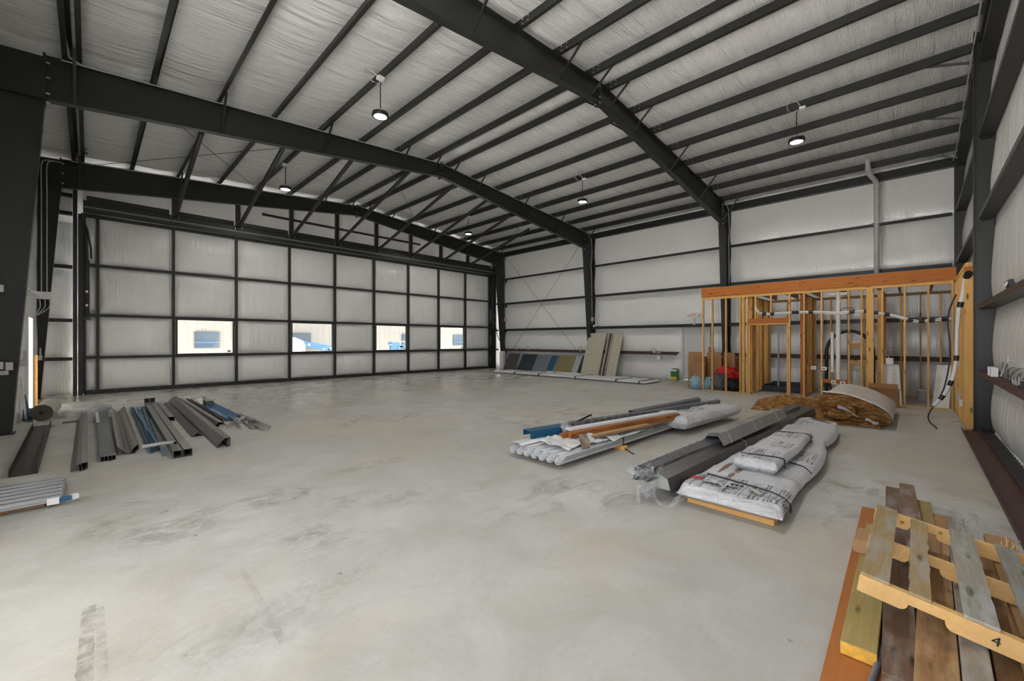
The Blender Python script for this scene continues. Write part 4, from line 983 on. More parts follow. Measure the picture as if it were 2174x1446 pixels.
def conduit(pts, label, r=0.013, boxat=None):
    m = MB(); m.tube(dens(pts, 3), r, 8)
    o = tag(m.build('conduit', MAT['galv'], origin=pts[0]), label, 'conduit', 'conduits')
    if boxat:
        x, y, z = boxat; b = MB(); b.box(x-0.05, x+0.05, y-0.05, y+0.05, z-0.09, z+0.09); b.build('junction_box', MAT['galv'], o)
    return o
conduit([(16.3, 10.98, 6.55), (16.5, 10.97, 6.45), (16.62, 10.96, 6.2), (16.62, 10.96, 5.5), (16.55, 10.96, 5.2), (16.6, 10.96, 4.6), (16.65, 10.96, 2.4)], 'thin conduit running down the tapered column beside the leaning door', boxat=(16.65, 10.95, 2.6))
conduit([(16.4, 4.98, 6.6), (16.6, 4.97, 6.4), (16.65, 4.96, 5.6), (16.58, 4.96, 5.4), (16.62, 4.96, 4.2), (16.64, 4.96, 3.6)], 'thin conduit running down the column above the timber room')
conduit([(16.7, 16.95, 6.4), (16.72, 16.93, 6.1), (16.78, 16.93, 5.3), (16.74, 16.93, 5.0), (16.76, 16.93, 3.0), (16.76, 16.93, 2.9)], 'conduit running down the far corner column', boxat=(16.76, 16.92, 2.8))
for x, z0, lab in ((-0.90, 2.9, 'left'), (-0.80, 2.9, 'right')):
    conduit([(x+0.25, 16.9, 6.52), (x+0.08, 16.9, 6.5), (x, 16.9, 6.35), (x, 16.9, 5.6), (x, 16.9, 4.0), (x, 16.9, 2.9)], 'vertical conduit on the far left column, %s of the pair' % lab)
# conduits along the roof beams
for f in (2, 3):
    y = FY[f]-0.11
    m = MB(); m.tube([(-0.35, y, rtop(-0.35)-0.03), (RX-0.05, y, rtop(RX)-0.03)], 0.012, 6)
    tag(m.build('conduit', MAT['galv'], origin=(0, y, 6.6)), 'bright thin conduit along the top of the %s roof beam, left half' % nth[f], 'conduit', 'conduits')
m = MB(); m.tube([(RX+0.1, FY[2]-0.11, rtop(RX)-0.03), (16.3, FY[2]-0.11, rtop(16.3)-0.03)], 0.012, 6)
tag(m.build('conduit', MAT['galv'], origin=(12, 11, 7)), 'bright thin conduit along the top of the middle roof beam, right half', 'conduit', 'conduits')
m = MB(); m.tube([(RX+0.1, FY[3]-0.11, rtop(RX)-0.03), (16.3, FY[3]-0.11, rtop(16.3)-0.03)], 0.012, 6)
tag(m.build('conduit', MAT['galv'], origin=(12, 17, 7)), 'bright thin conduit along the top of the farthest roof beam, right half', 'conduit', 'conduits')
m = MB(); m.tube([(-0.30, 0.5, 7.0), (-0.30, 5.0, 6.95), (-0.30, 10.2, 6.82), (-0.25, 10.85, 6.68), (-0.1, 10.98, 6.66)], 0.018, 8)
tag(m.build('conduit', MAT['galv'], origin=(-0.3, 8, 6.9)), 'conduit hung under the roof insulation left of the double eave purlin', 'conduit', 'conduits')
m = MB(); m.tube([(16.6, -0.74, 6.55), (15.5, -0.74, rtop(15.5)-0.28), (8.2, -0.74, rtop(8.2)-0.28)], 0.014, 8)
tag(m.build('conduit', MAT['galv'], origin=(12, -0.74, 6.8)), 'thin conduit along the end wall rafter at upper right', 'conduit', 'conduits')

# ---- beside the left column: man door, boxes, roll
d3 = thing('door_3', (-1.0, 14.6, 0), 'narrow side door standing ajar with bright daylight, at the far left', 'door', kind='structure')
m = MB(); m.box(-1.08, -0.94, 14.10, 14.15, 0, 2.17); m.box(-1.08, -0.94, 15.10, 15.15, 0, 2.17); m.box(-1.08, -0.94, 14.15, 15.10, 2.12, 2.17); m.build('door_frame', MAT['white'], d3)
m = MB(); m.box(-2.0, -1.04, 14.155, 14.20, 0.01, 2.11); m.build('door_leaf', MAT['white'], d3)
m = MB(); m.box(-0.93, -0.87, 15.18, 15.27, 0.02, 1.25); tag(m.build('yellow_stud', MAT['fir'], origin=(-0.9, 15.2, 0)), 'pale yellow board standing right of the narrow side door', 'board')
o = thing('junction_box', (-0.85, 16.86, 2.8), 'white junction box on the far left column under two conduits', 'junction box')
m = MB(); m.box(-0.98, -0.72, 16.82, 16.93, 2.72, 2.92); m.build('box', MAT['white'], o)
m = MB()
for k in range(3): m.tube(dens([(-0.93+0.09*k, 16.88, 2.72), (-0.92+0.08*k, 16.86, 2.5), (-1.0+0.03*k, 16.82, 2.3), (-1.1, 16.8, 2.2)]), 0.012, 6)
m.build('flexible_wire', MAT['galv'], o)
o = thing('emergency_light', (-0.92, 13.9, 2.6), 'white twin-head emergency light above the narrow side door', 'emergency light')
m = MB(); m.box(-0.97, -0.90, 13.55, 13.85, 2.58, 2.74); m.build('body', MAT['pvc'], o)
for yy in (13.62, 13.86):
    m = MB(); m.tube([(-0.90, yy, 2.66), (-0.80, yy+0.08, 2.62), (-0.76, yy+0.10, 2.60)], [0.045, 0.055, 0.055], 12); m.build('lamp_head', MAT['white'], o)
for k, (x, y, z) in enumerate(((-0.93, 12.9, 1.15), (-0.9, 16.2, 1.15))):
    o = thing('wiring_box', (x, y, z), 'silver wiring box with loose loops, %s the narrow side door' % ('left of', 'right of')[k], 'wiring box')
    m = MB(); m.box(x-0.05, x+0.05, y-0.06, y+0.06, z-0.06, z+0.06); m.build('box', MAT['galv'], o)
    m = MB(); m.tube([(x+0.02, y+0.16*math.cos(a), z+0.05+0.2*math.sin(a)) for a in [math.pi*k_/12 for k_ in range(13)]], 0.012, 6); m.build('wire_loop', MAT['galv'], o)
for z, y, lab in ((2.47, 10.98, 'upper'), (1.18, 10.98, 'lower')):
    m = MB(); m.box(-1.12, -1.0, 10.9, 11.0, z-0.06, z+0.06); m.box(-0.98, -0.90, 10.92, 11.0, z-0.08, z+0.05) if lab == 'lower' else None
    m.box(-1.10, -0.95, 10.94, 10.99, z-0.16, z-0.09) if lab == 'lower' else None
    tag(m.build('conduit_box', MAT['galv'], origin=(-1.05, 10.95, z)), '%s grey electrical box on the big left column' % lab, 'electrical box')
o = thing('shovel_handle', (-0.9, 13.1, 0), 'long white level and blue tool leaning by the big left column', 'tool')
m = MB(); m.bar((-0.88, 12.75, 0.02), (-0.95, 12.75, 0.86), 0.07, 0.03, up=(1,0,0)); m.build('white_level', MAT['white'], o)
m = MB(); m.bar((-0.84, 12.85, 0.02), (-0.92, 12.90, 0.5), 0.06, 0.04, up=(1,0,0)); m.lathe([(0,0),(0.07,0.0),(0.07,0.22),(0.0,0.24)], (-0.86, 12.8, 0.0), 12); m.build('blue_tool', MAT['liftblue'], o)
m = MB(); yv = Vector((0.06, 1.0, 0)).normalized(); c0 = Vector((-0.66, 12.45, 0.16)); 
m.tube([c0, c0+yv*1.25], 0.16, 24, caps=False); m.tube([c0+yv*0.002, c0+yv*1.24], 0.10, 20, caps=False)
o = tag(m.build('roll', plain('off_white_roll', (0.40, 0.41, 0.34), 0.5), origin=(-0.65, 13.0, 0)), 'off white roll of underlay lying on the floor by the narrow side door', 'roll')
m = MB(); a_ = [2*math.pi*k/24 for k in range(24)]; sx = yv.cross(Vector((0,0,1)))
m.add([c0+sx*0.16*math.cos(t_)+Vector((0,0,0.16*math.sin(t_))) for t_ in a_]+[c0+sx*0.03*math.cos(t_)+Vector((0,0,0.03*math.sin(t_))) for t_ in a_], [(i, (i+1)%24, 24+(i+1)%24, 24+i) for i in range(24)])
m.build('roll_end', plain('brown_roll_core', (0.09, 0.075, 0.05), 0.8), o)

# ================================================================ BESIDE THE RIGHT WALL
m = MB(); m.strip([(0.0, 0.07), (0.0, 0.0), (-0.20, 0.0), (-0.20, 0.05)], (1.0, -0.79, 0.004), (10.95, -0.79, 0.004), 0.006)
o = tag(m.build('base_channel', MAT['primer'], origin=(6, -0.85, 0)), 'rusty red steel channel on the floor along the pleated wall', 'channel')
m = MB(); m.box(1.0, 10.9, -0.975, -0.82, 0.012, 0.02); m.build('channel_floor', plain('black_channel_bed', (0.02, 0.02, 0.02), 0.6), o)  # thin black strip along the bottom of the channel
m = MB(); 
for k in range(40): x = 4.0+0.17*k; m.box(x, x+0.03, -0.975, -0.955, 0.02, 0.055)
tag(m.build('panel_rib', MAT['white'], o), 'pale cut panel ribs showing through', kind='stuff')
f_ = thing('twin_flood_light', (7.95, -0.80, 2.28), 'small twin flood light standing on the dark girt of the right wall', 'flood light')
m = MB(); m.tube([(8.0, -0.84, 2.2), (8.0, -0.84, 2.27)], 0.015, 8); m.bar((7.86, -0.84, 2.30), (8.16, -0.84, 2.30), 0.05, 0.10, up=(0, 0.3, 1)); m.build('housing', MAT['black'], f_)
for x in (7.94, 8.08):
    m = MB(); m.tube([(x, -0.81, 2.31), (x, -0.80, 2.312)], 0.042, 14); m.build('lamp_lens', MAT['pvc'], f_)
o = thing('wiring_tangle', (8.2, -0.85, 1.07), 'tangle of grey cable and outlet boxes on the rusty ledge of the right wall', 'cables')
m = MB()
for k in range(9):
    a0 = rnd.uniform(0, 6.28); x0 = 7.3+0.22*k
    m.tube(dens([(x0, -0.88, 1.09), (x0-0.35+rnd.uniform(-0.1, 0.1), -0.86, 1.12+0.25*abs(math.sin(a0))), (x0-0.7, -0.90, 1.17+0.12*math.cos(a0)**2), (x0-1.2, -0.85, 1.085), (x0-1.6, -0.88, 1.08)]), 0.012, 6)
m.build('cable', MAT['galv'], o)
for x in (9.3, 9.6): 
    m = MB(); m.box(x-0.06, x+0.06, -0.86, -0.79, 1.07, 1.2); b = m.build('outlet_box', MAT['white'], o)
m = MB(); m.box(7.1, 7.3, -0.88, -0.82, 1.065, 1.10); m.box(7.15, 7.22, -0.86, -0.83, 1.10, 1.15); m.build('clamp', MAT['black'], o)
m = MB(); m.tube(dens([(8.9, -0.85, 1.1), (8.95, -0.93, 1.4), (8.85, -0.94, 1.75), (8.75, -0.9, 1.3)]), 0.01, 6); m.build('hanging_wire', MAT['galv'], o)
# ================================================================ MATERIAL STACKS ON THE RIGHT HALF OF THE FLOOR
def printed_wrap(name, bands, stains=(), logo=None):
    """white woven wrap with rows of small dark print inside X bands (object space) and brown stains"""
    m, t, p = newmat(name); v = coords(t, (2.5, 2.5, 2.5))
    n1 = noi(t, v, 2.0, 6, 0.6, 1.2); n2 = noi(t, coords(t, (5.0, 1.0, 2.0), rot=(0, 0, 0.35)), 2.2, 5, 0.6, 2.2)
    bump(t, p, math_(t, 'ADD', n1, math_(t, 'MULTIPLY', n2, 1.2)), 0.85, 0.10)
    c = nd(t, 'ShaderNodeTexCoord'); sp_ = nd(t, 'ShaderNodeSeparateXYZ'); t.links.new(c.outputs['Object'], sp_.inputs[0])
    row = ramp(t, noi(t, coords(t, (2.2, 120, 2.2)), 1.0, 2, 0.6), [(0.50, 0.0), (0.56, 1.0)])
    brk = ramp(t, noi(t, coords(t, (16, 9, 9)), 1.0, 2, 0.6), [(0.38, 0.0), (0.46, 1.0)])
    ink = math_(t, 'MULTIPLY', row, brk); tot = None
    for a, b, y0, y1 in bands:
        k = math_(t, 'MULTIPLY', math_(t, 'GREATER_THAN', sp_.outputs['X'], a), math_(t, 'LESS_THAN', sp_.outputs['X'], b))
        k = math_(t, 'MULTIPLY', k, math_(t, 'MULTIPLY', math_(t, 'GREATER_THAN', sp_.outputs['Y'], y0), math_(t, 'LESS_THAN', sp_.outputs['Y'], y1)))
        tot = k if tot is None else math_(t, 'MAXIMUM', tot, k)
    col = mix(t, math_(t, 'MULTIPLY', math_(t, 'MULTIPLY', ink, tot), 0.85), (0.71, 0.71, 0.73), (0.05, 0.05, 0.06))
    for (x, y, rx, ry) in stains:
        dx = math_(t, 'DIVIDE', math_(t, 'SUBTRACT', sp_.outputs['X'], x), rx); dy = math_(t, 'DIVIDE', math_(t, 'SUBTRACT', sp_.outputs['Y'], y), ry)
        d = math_(t, 'ADD', math_(t, 'MULTIPLY', dx, dx), math_(t, 'MULTIPLY', dy, dy))
        d = math_(t, 'ADD', d, math_(t, 'MULTIPLY', math_(t, 'SUBTRACT', noi(t, coords(t), 14, 5, 0.7), 0.5), 2.6))
        col = mix(t, ramp(t, d, [(0.5, 0.9), (1.0, 0.0)]), col, (0.22, 0.12, 0.04))
    t.links.new(col, p.inputs['Base Color']); p.inputs['Roughness'].default_value = 0.36
    return m
def film(name, alpha, rough=0.12):
    m, t, p = newmat(name); v = coords(t, (1, 1, 1))
    p.inputs['Base Color'].default_value = (0.85, 0.86, 0.88, 1); p.inputs['Roughness'].default_value = rough
    n = noi(t, v, 9.0, 6, 0.7, 1.5); t.links.new(ramp(t, n, [(0.42, alpha*0.35), (0.62, alpha), (0.72, min(1, alpha*2.2))]), p.inputs['Alpha'])
    bump(t, p, noi(t, v, 24, 5, 0.7, 2.0), 1.0, 0.02); return m
MAT['film'] = film('clear_stretch_film', 0.13); MAT['film2'] = film('crumpled_clear_film', 0.34)
MAT['trimd'] = plain('dark_grey_trim', (0.055, 0.055, 0.06), 0.35, 0.0, 0.15, 5)
MAT['bronze'] = plain('dark_bronze_trim', (0.050, 0.043, 0.038), 0.3, 0.0, 0.1, 2)
MAT['trimw'] = plain('white_painted_steel', (0.66, 0.67, 0.69), 0.35, 0.0, 0.05, 5)
MAT['strap'] = MAT['black']
def xform(o, loc, rz, tilt=0.0):
    o.location = loc; o.rotation_euler = (0, tilt, rz)
# ---- the left stack: white ribbed panels with lumber on top
A1 = math.atan2(-0.025, 1.0)
d1 = Vector((math.cos(A1), math.sin(A1), 0)); s1 = Vector((-d1.y, d1.x, 0))
base1 = Vector((4.06, 3.10, 0))
for k, xx in enumerate((1.42, 3.55)):
    p = base1 + d1*xx; o = board('skid', MAT['fir'], p - s1*0.04 + Vector((0,0,0.03)), p + s1*1.0 + Vector((0,0,0.03)), 0.085, 0.06)
    tag(o, 'wooden skid under the white ribbed panels, %s' % ('nearer the camera' if k == 0 else 'farther from the camera'), 'skid', 'skids under the white panels')
for k in range(4):
    z = 0.064 + 0.017*k; m = MB(); prof = []; n = 7; w_ = 0.93
    for i in range(n):
        x = -w_/2 + i*w_/n; q = w_/n; prof += [(x, 0.045), (x+q*0.16, 0.045), (x+q*0.24, 0.0), (x+q*0.72, 0.0), (x+q*0.80, 0.045)]
    prof.append((w_/2, 0.045))
    off = 0.03*k
    c0 = base1 + s1*0.465 + d1*(off-0.02) + Vector((0,0,z)); L_ = 4.5
    m.strip(prof, c0, c0 + d1*L_, 0.004)
    o = m.build('ribbed_panel', MAT['trimw'], origin=c0)
    tag(o, 'white ribbed wall panel in the left stack, %s' % ('bottom', 'second from the bottom', 'third from the bottom', 'topmost')[k] + ' of the nested sheets', 'wall panel', 'nested white ribbed panels')
m = MB(); c0 = base1 + s1*0.83 + d1*0.02 + Vector((0,0,0.165)); m.strip([(-0.10, 0.0), (-0.07, 0.03), (0.07, 0.03), (0.10, 0.0)], c0, c0+d1*1.1, 0.004)
tag(m.build('white_ridge_trim', MAT['trimw'], origin=c0), 'short white folded trim lying on the left corner of the panel stack', 'trim piece')
# crumpled cloth and the wrapped far end
def cloth(name, pts_fn, nu, nv, mat, label, cat, th=0.006):
    m = MB(); m.grid(nu, nv, pts_fn, flip=False); o = m.build(name, mat, origin=pts_fn(0.5, 0.5))
    sd = o.modifiers.new('solid', 'SOLIDIFY'); sd.thickness = th; return tag(o, label, cat)
def cf(u, v):
    x = 4.32 + 1.0*u; y = 3.18 + 0.52*v + 0.05*math.sin(6*u)
    z = 0.19 + 0.13*max(0, noise.noise((x*3.2, y*4.1, 0.3))+0.18)*(1-abs(2*v-1)**3)*(1-0.5*u) + 0.03*noise.noise((x*9, y*9, 2)) + 0.09*max(0, v-0.45)*(1-u)
    return (x, y, max(z, 0.17))
cloth('crumpled_wrap', cf, 44, 30, bagmat('white_wrap_sheet', (0.74, 0.74, 0.74), 0.4), 'crumpled white wrap bunched on the near end of the white panels', 'wrap sheet')
def cf2(u, v):
    x = 5.2 + 2.6*u; y = 3.06 - 0.045*u*2.6*0.6 + (0.20+0.12*u)*v
    return (x, y, 0.185 + 0.03*noise.noise((x*4, y*8, 5)) + 0.04*v + 0.03*u)
cloth('wrap_strip', cf2, 50, 8, bagmat('white_wrap_strip', (0.72, 0.72, 0.72), 0.4), 'torn strip of white wrap along the right edge of the panel stack', 'wrap sheet')
o = lumpy_slab(6.95, 9.25, 2.62, 3.32, 0.09, 0.30, printed_wrap('white_bag_far', [(-0.6, 0.2, -0.1, 0.3)]), 'wrapped_panel_end', (8.1, 2.95, 0), 0.05, 7.0, 50, 24, 0.10, skew=lambda u: 0.10-0.20*u)
tag(o, 'white wrapped far end of the left panel stack, sagging toward the floor', 'wrapped pack')
m = MB(); m.tube(dens([(5.50, 3.32, 0.225), (5.47, 3.16, 0.22), (5.46, 3.06, 0.17), (5.46, 3.055, 0.05), (5.44, 2.98, 0.015), (5.35, 2.86, 0.012), (5.33, 2.82, 0.014)]), 0.008, 6)
tag(m.build('black_strap', MAT['black'], origin=(5.46, 3.05, 0.1)), 'black strap with a loose tail over the edge of the white panels', 'strap')
m = MB(); m.tube(dens([(7.1, 3.30, 0.33), (7.08, 3.0, 0.31), (7.06, 2.80, 0.24), (7.06, 2.76, 0.1)]), 0.008, 6)
tag(m.build('black_strap', MAT['black'], origin=(7.1, 3, 0.2)), 'black strap around the wrapped far end of the left stack', 'strap')
MAT['osb'] = wood('stained_orange_lumber', (0.42, 0.165, 0.045), (0.25, 0.085, 0.02), stain=(0.16, 0.06, 0.02))
MAT['tan'] = wood('tan_lumber', (0.44, 0.27, 0.13), (0.33, 0.18, 0.08))
MAT['brown'] = wood('brown_weathered_lumber', (0.20, 0.115, 0.07), (0.12, 0.07, 0.045), stain=(0.25, 0.22, 0.19))
MAT['greyw'] = wood('grey_weathered_lumber', (0.33, 0.29, 0.23), (0.20, 0.165, 0.13), stain=(0.38, 0.37, 0.35))
def B(mat, p, q, wd, ht, label, cat='board', group=None, name='board', up=(0,0,1)):
    return tag(board(name, MAT[mat], p, q, wd, ht, up), label, cat, group)
B('osb', (4.78, 3.53, 0.25), (7.15, 2.95, 0.29), 0.09, 0.09, 'long orange stained timber on the left stack, along its right side', name='timber')
B('osb', (4.72, 3.63, 0.235), (5.2, 3.52, 0.24), 0.085, 0.06, 'short orange timber offcut at the near end of the left stack', name='timber')
B('trimw', (4.84, 3.60, 0.315), (7.2, 3.03, 0.355), 0.11, 0.035, 'long white trim lying along the orange timber on the left stack', 'trim piece', name='white_trim')
B('tan', (4.95, 3.68, 0.27), (5.75, 3.50, 0.285), 0.12, 0.035, 'short tan board behind the white trim on the left stack')
B('tan', (5.35, 3.98, 0.22), (7.7, 3.52, 0.27), 0.14, 0.035, 'long tan board at the back of the left stack')
B('brown', (4.95, 3.42, 0.215), (4.60, 3.12, 0.215), 0.11, 0.085, 'dark brown timber block lying across the near end of the left stack', 'timber block', name='timber_block')
B('brown', (4.98, 3.27, 0.225), (6.6, 2.99, 0.235), 0.085, 0.04, 'thin brown board along the white wrap strip on the left stack')
B('tan', (4.98, 3.24, 0.262), (6.2, 3.03, 0.268), 0.075, 0.03, 'narrow pinkish board resting on the thin brown board')
m = MB(); m.strip([(-0.09, -0.04), (-0.09, 0.04), (0.09, 0.04), (0.09, -0.06), (0.13, -0.06)], (4.42, 4.02, 0.26), (5.15, 3.84, 0.27), 0.005)
tag(m.build('blue_trim', plain('deep_blue_trim', (0.012, 0.085, 0.17), 0.35), origin=(4.8, 3.95, 0.26)), 'deep blue metal trim sticking out at the near left of the left stack', 'trim piece')
m = MB(); m.strip([(-0.12, 0.0), (0.0, 0.02), (0.12, 0.0)], (4.5, 3.9, 0.18), (5.6, 3.75, 0.20), 0.005)
tag(m.build('silver_trim', MAT['trimw'], origin=(5, 3.8, 0.2)), 'pale metal trim under the blue trim on the left stack', 'trim piece')
m = MB(); m.strip([(-0.02, 0.0), (0.02, 0.0), (0.02, 0.03)], (5.28, 3.82, 0.30), (5.62, 3.72, 0.40), 0.005); m.strip([(-0.02, 0.0), (0.02, 0.0)], (5.62, 3.72, 0.40), (5.63, 3.71, 0.36), 0.005)
tag(m.build('hooked_trim', MAT['black'], origin=(5.4, 3.8, 0.3)), 'small black hooked trim piece sticking up from the left stack', 'trim piece')
def wrapped_bundle(p, q, w_, h_, rows, cols, label, wrapmat_='film', name='wrapped_trim_bundle', bands=14):
    p = Vector(p); q = Vector(q); d = (q-p).normalized(); sd = d.cross(Vector((0,0,1))).normalized(); u = sd.cross(d)
    o = thing(name, p, label, 'bundle', 'film wrapped trim bundles')
    for r_ in range(rows):
        for c_ in range(cols):
            a = (c_+0.5)/cols*w_ - w_/2; b = (r_+0.5)/rows*h_ - h_/2
            m = MB(); ww = w_/cols*0.92/2; hh = h_/rows*0.9/2
            m.strip([(a-ww, b+hh), (a-ww, b-hh), (a+ww, b-hh), (a+ww, b+hh), (a-ww*0.6, b+hh)], p+d*0.01*((r_*7+c_*3) % 4), q-d*0.03*((r_*5+c_*2) % 5), 0.003); m.build('metal_trim', MAT['trimd'], o)
    L_ = (q-p).length; m = MB(); n = 60; seg = 16; vs = []
    for i in range(n+1):
        s_ = -0.03 + (L_+0.06)*i/n
        for k in range(seg):
            a = 2*math.pi*k/seg; ca, sa = math.cos(a), math.sin(a)
            rr = 1/max(abs(ca), abs(sa)); rr = 1 + (rr-1)*0.8
            j = 1.03 + 0.05*noise.noise((s_*5, a*2, r_))
            vs.append(p + d*s_ + sd*(ca*rr*w_/2*j) + u*(sa*rr*h_/2*j))
    m.add(vs, [(i*seg+k, i*seg+(k+1) % seg, (i+1)*seg+(k+1) % seg, (i+1)*seg+k) for i in range(n) for k in range(seg)], True)
    m.build('stretch_film', MAT[wrapmat_], o)
    for k in range(bands):
        s_ = L_*(k+0.5)/bands; m = MB(); c_ = p+d*s_
        ring = [(-w_/2-0.008, -h_/2-0.006), (w_/2+0.008, -h_/2-0.006), (w_/2+0.008, h_/2+0.008), (-w_/2-0.008, h_/2+0.008)]
        m.prism(ring, c_, c_+d*0.03+sd*0.005, caps=False); m.build('wrap_band', MAT['film2'], o)
    return o
wrapped_bundle((5.0, 3.86, 0.30), (9.2, 2.93, 0.33), 0.10, 0.07, 2, 2, 'thin film wrapped bundle of dark trim lying along the middle of the left stack', bands=26)
wrapped_bundle((6.7, 3.60, 0.31), (9.2, 3.32, 0.33), 0.15, 0.09, 2, 3, 'film wrapped bundle of dark trim at the far back of the left stack', bands=18)
def crumple(c, r, label, seed, n=3, mat='film2', name='stretch_film_scrap', par=None):
    m = MB()
    for k in range(n):
        o3 = Vector((rnd.uniform(-1, 1), rnd.uniform(-1, 1), rnd.uniform(-0.5, 0.6)))*r*0.4; a0 = rnd.uniform(0, 6)
        def fn(u, v, k=k, o3=o3, a0=a0):
            a = a0 + 3.6*u; q = Vector(c)+o3+Vector((math.cos(a)*r*(0.5+0.5*v), math.sin(a)*r*(0.5+0.5*v), (v-0.5)*r*1.3))
            q += Vector((noise.noise((u*5+seed, v*4, k)), noise.noise((u*5, v*4+seed, k+3)), noise.noise((u*4, v*5, k+seed))))*r*0.8
            q.z = max(q.z, 0.006); return q
        m.grid(16, 12, fn)
    o = m.build(name, MAT[mat], par, None if par else c)
    return o if par else tag(o, label, 'plastic film', 'scraps of clear film')
crumple((4.93, 3.70, 0.31), 0.09, 'scrap of clear film bunched at the near end of the left stack', 2.2)
crumple((9.15, 3.05, 0.33), 0.10, 'scrap of clear film at the far end of the left stack', 4.4, 3)
# ---- the right stack: printed white packs, bronze channel and film wrapped trims
for k, (xx, y0, y1) in enumerate(((4.17, 0.87, 1.62), (6.6, 0.95, 1.6), (8.6, 1.02, 1.55))):
    B('fir', (xx, y0, 0.032), (xx+0.03, y1, 0.032), 0.10, 0.062, 'wooden skid under the big printed pack, %s' % ('nearest the camera', 'middle', 'farthest')[k], 'skid', 'skids under the printed pack', 'skid')
bigm = printed_wrap('printed_white_pack', [(-2.45, -1.98, -0.5, 0.5), (-0.75, -0.25, -0.35, 0.0), (1.75, 2.15, -0.05, 0.3)], [(-1.55, 0.16, 0.30, 0.035), (-1.62, 0.30, 0.32, 0.03), (-1.9, 0.17, 0.12, 0.025)])
def bulge_edge(u):
    return 0.0
m = MB(); ox, oy = 6.55, 1.2
def pack_fn(sgn):
    def fn(u, v):
        x = 4.02 + 5.06*u
        yr = 0.79 + 0.035*u*5 + 0.075*math.sin(max(0, (x-5.3)/1.9)*math.pi)*(-1 if 5.3 < x < 7.2 else 0) + (0.06*math.sin((x-7.2)/1.9*math.pi)*-1 if x >= 7.2 else 0)
        yl = 1.68 - 0.035*u*5
        if u > 0.985: yr += 0.05
        y = yr + (yl-yr)*v
        e_ = 0.06; eu = min(u, 1-u)*5.06/e_; ev = min(v, 1-v)*(yl-yr)/e_
        k = math.sqrt(max(0.0, 1-(1-min(eu, 1))**2))*math.sqrt(max(0.0, 1-(1-min(ev, 1))**2))
        top = 0.205; bot = 0.066
        sag = 0.05*max(0, 1-v*3)*(0.5+0.5*math.sin(x*2.6))*(1 if x > 5 else 0.3) + 0.03*max(0, 1-u*40)
        z = (top+bot)/2 + sgn*(top-bot)/2*k - sag
        if sgn > 0: z += 0.028*k*noise.noise((x*2.2, y*4, 1)) + 0.012*k*noise.noise((x*7+y*5, y*6-x*3, 4)) + 0.012*k*math.sin((x*1.2+y*3.0)*9)*max(0, noise.noise((x*1.5, y*1.5, 9)))
        return (x, y, max(z, 0.02))
    return fn
m.grid(90, 28, pack_fn(1)); m.grid(60, 16, pack_fn(-1), flip=True)
o = m.build('printed_pack', bigm, origin=(ox, oy, 0)); tag(o, 'big white wrapped pack with dark print and brown stains, under the smaller pack', 'wrapped pack')
for pts in ([(4.50, 1.55, 0.215), (4.42, 1.2, 0.217), (4.36, 0.92, 0.21), (4.33, 0.80, 0.16), (4.33, 0.79, 0.08)], [(5.62, 1.04, 0.20), (5.58, 0.9, 0.19), (5.57, 0.82, 0.13)], [(7.25, 1.05, 0.19), (7.2, 0.93, 0.15), (7.2, 0.89, 0.1)], [(8.9, 1.45, 0.215), (8.85, 1.2, 0.215), (8.8, 1.0, 0.18)]):
    s_ = MB(); s_.tube(dens(pts), 0.007, 6); s_.build('black_strap', MAT['black'], o)
lg = MB()
for k in range(7): lg.bar((4.25, 1.63-0.017*k, 0.218), (4.33, 1.62-0.017*k, 0.220), 0.007, 0.003)
lg.build('red_lettering', MAT['red'], o)
lg = MB()
for k in range(5): lg.bar((4.20, 1.50-0.03*k, 0.221), (4.17+0.05*(k % 2), 1.44-0.03*k, 0.221), 0.010, 0.003)
lg.build('brush_lettering', MAT['black'], o)
for txt, x, y in (('EGI', 4.21, 1.235), ('88K', 4.31, 1.215)):
    tx = text(txt, (x, y, 0.222), (0, 0, math.radians(-84)), 0.07, MAT['black'], o, 0.002, 'stencil_letters')
m = MB(); m.bar((4.33, 1.11, 0.221), (4.21, 1.00, 0.221), 0.035, 0.004); m.build('paper_label', plain('greenish_label', (0.50, 0.52, 0.40), 0.5), o)
sm = printed_wrap('printed_white_pack_small', [(-0.95, -0.5, -0.12, 0.22), (0.45, 0.85, -0.12, 0.22), (-0.3, 0.1, -0.15, 0.05)])
def small_fn(sgn):
    def fn(u, v):
        x = 4.86 + 2.15*u; yr = 1.0 + 0.012*math.sin(u*9); yl = 1.42 - 0.03*u; y = yr+(yl-yr)*v
        e_ = 0.035; eu = min(u, 1-u)*2.15/e_; ev = min(v, 1-v)*(yl-yr)/e_
        k = math.sqrt(max(0.0, 1-(1-min(eu, 1))**2))*math.sqrt(max(0.0, 1-(1-min(ev, 1))**2))
        z = 0.277 + sgn*0.062*k
        if sgn > 0: z += 0.014*k*noise.noise((x*3, y*5, 7)) + 0.010*k*noise.noise((x*11, y*5, 2))
        return (x, y, z)
    return fn
m = MB(); m.grid(70, 20, small_fn(1)); m.grid(40, 12, small_fn(-1), flip=True)
o = m.build('printed_pack', sm, origin=(5.93, 1.2, 0.2)); tag(o, 'smaller white wrapped pack lying on the big printed pack', 'wrapped pack')
for x in (5.16, 6.72):
    s_ = MB(); s_.tube(dens([(x-0.05, 1.40, 0.342), (x-0.02, 1.2, 0.347), (x, 1.02, 0.343), (x+0.01, 0.997, 0.30), (x, 0.998, 0.24)]), 0.007, 6); s_.build('black_strap', MAT['black'], o)
o = lumpy_slab(5.35, 8.05, 2.06, 2.30, 0.0, 0.13, printed_wrap('plain_white_pack', [(0.3, 0.7, -0.1, 0.1)]), 'long_white_pack', (6.7, 2.2, 0), 0.015, 3.3, 40, 10, 0.05, skew=lambda u: -0.06*u)
tag(o, 'narrow white wrapped pack on the floor left of the film wrapped trims', 'wrapped pack')
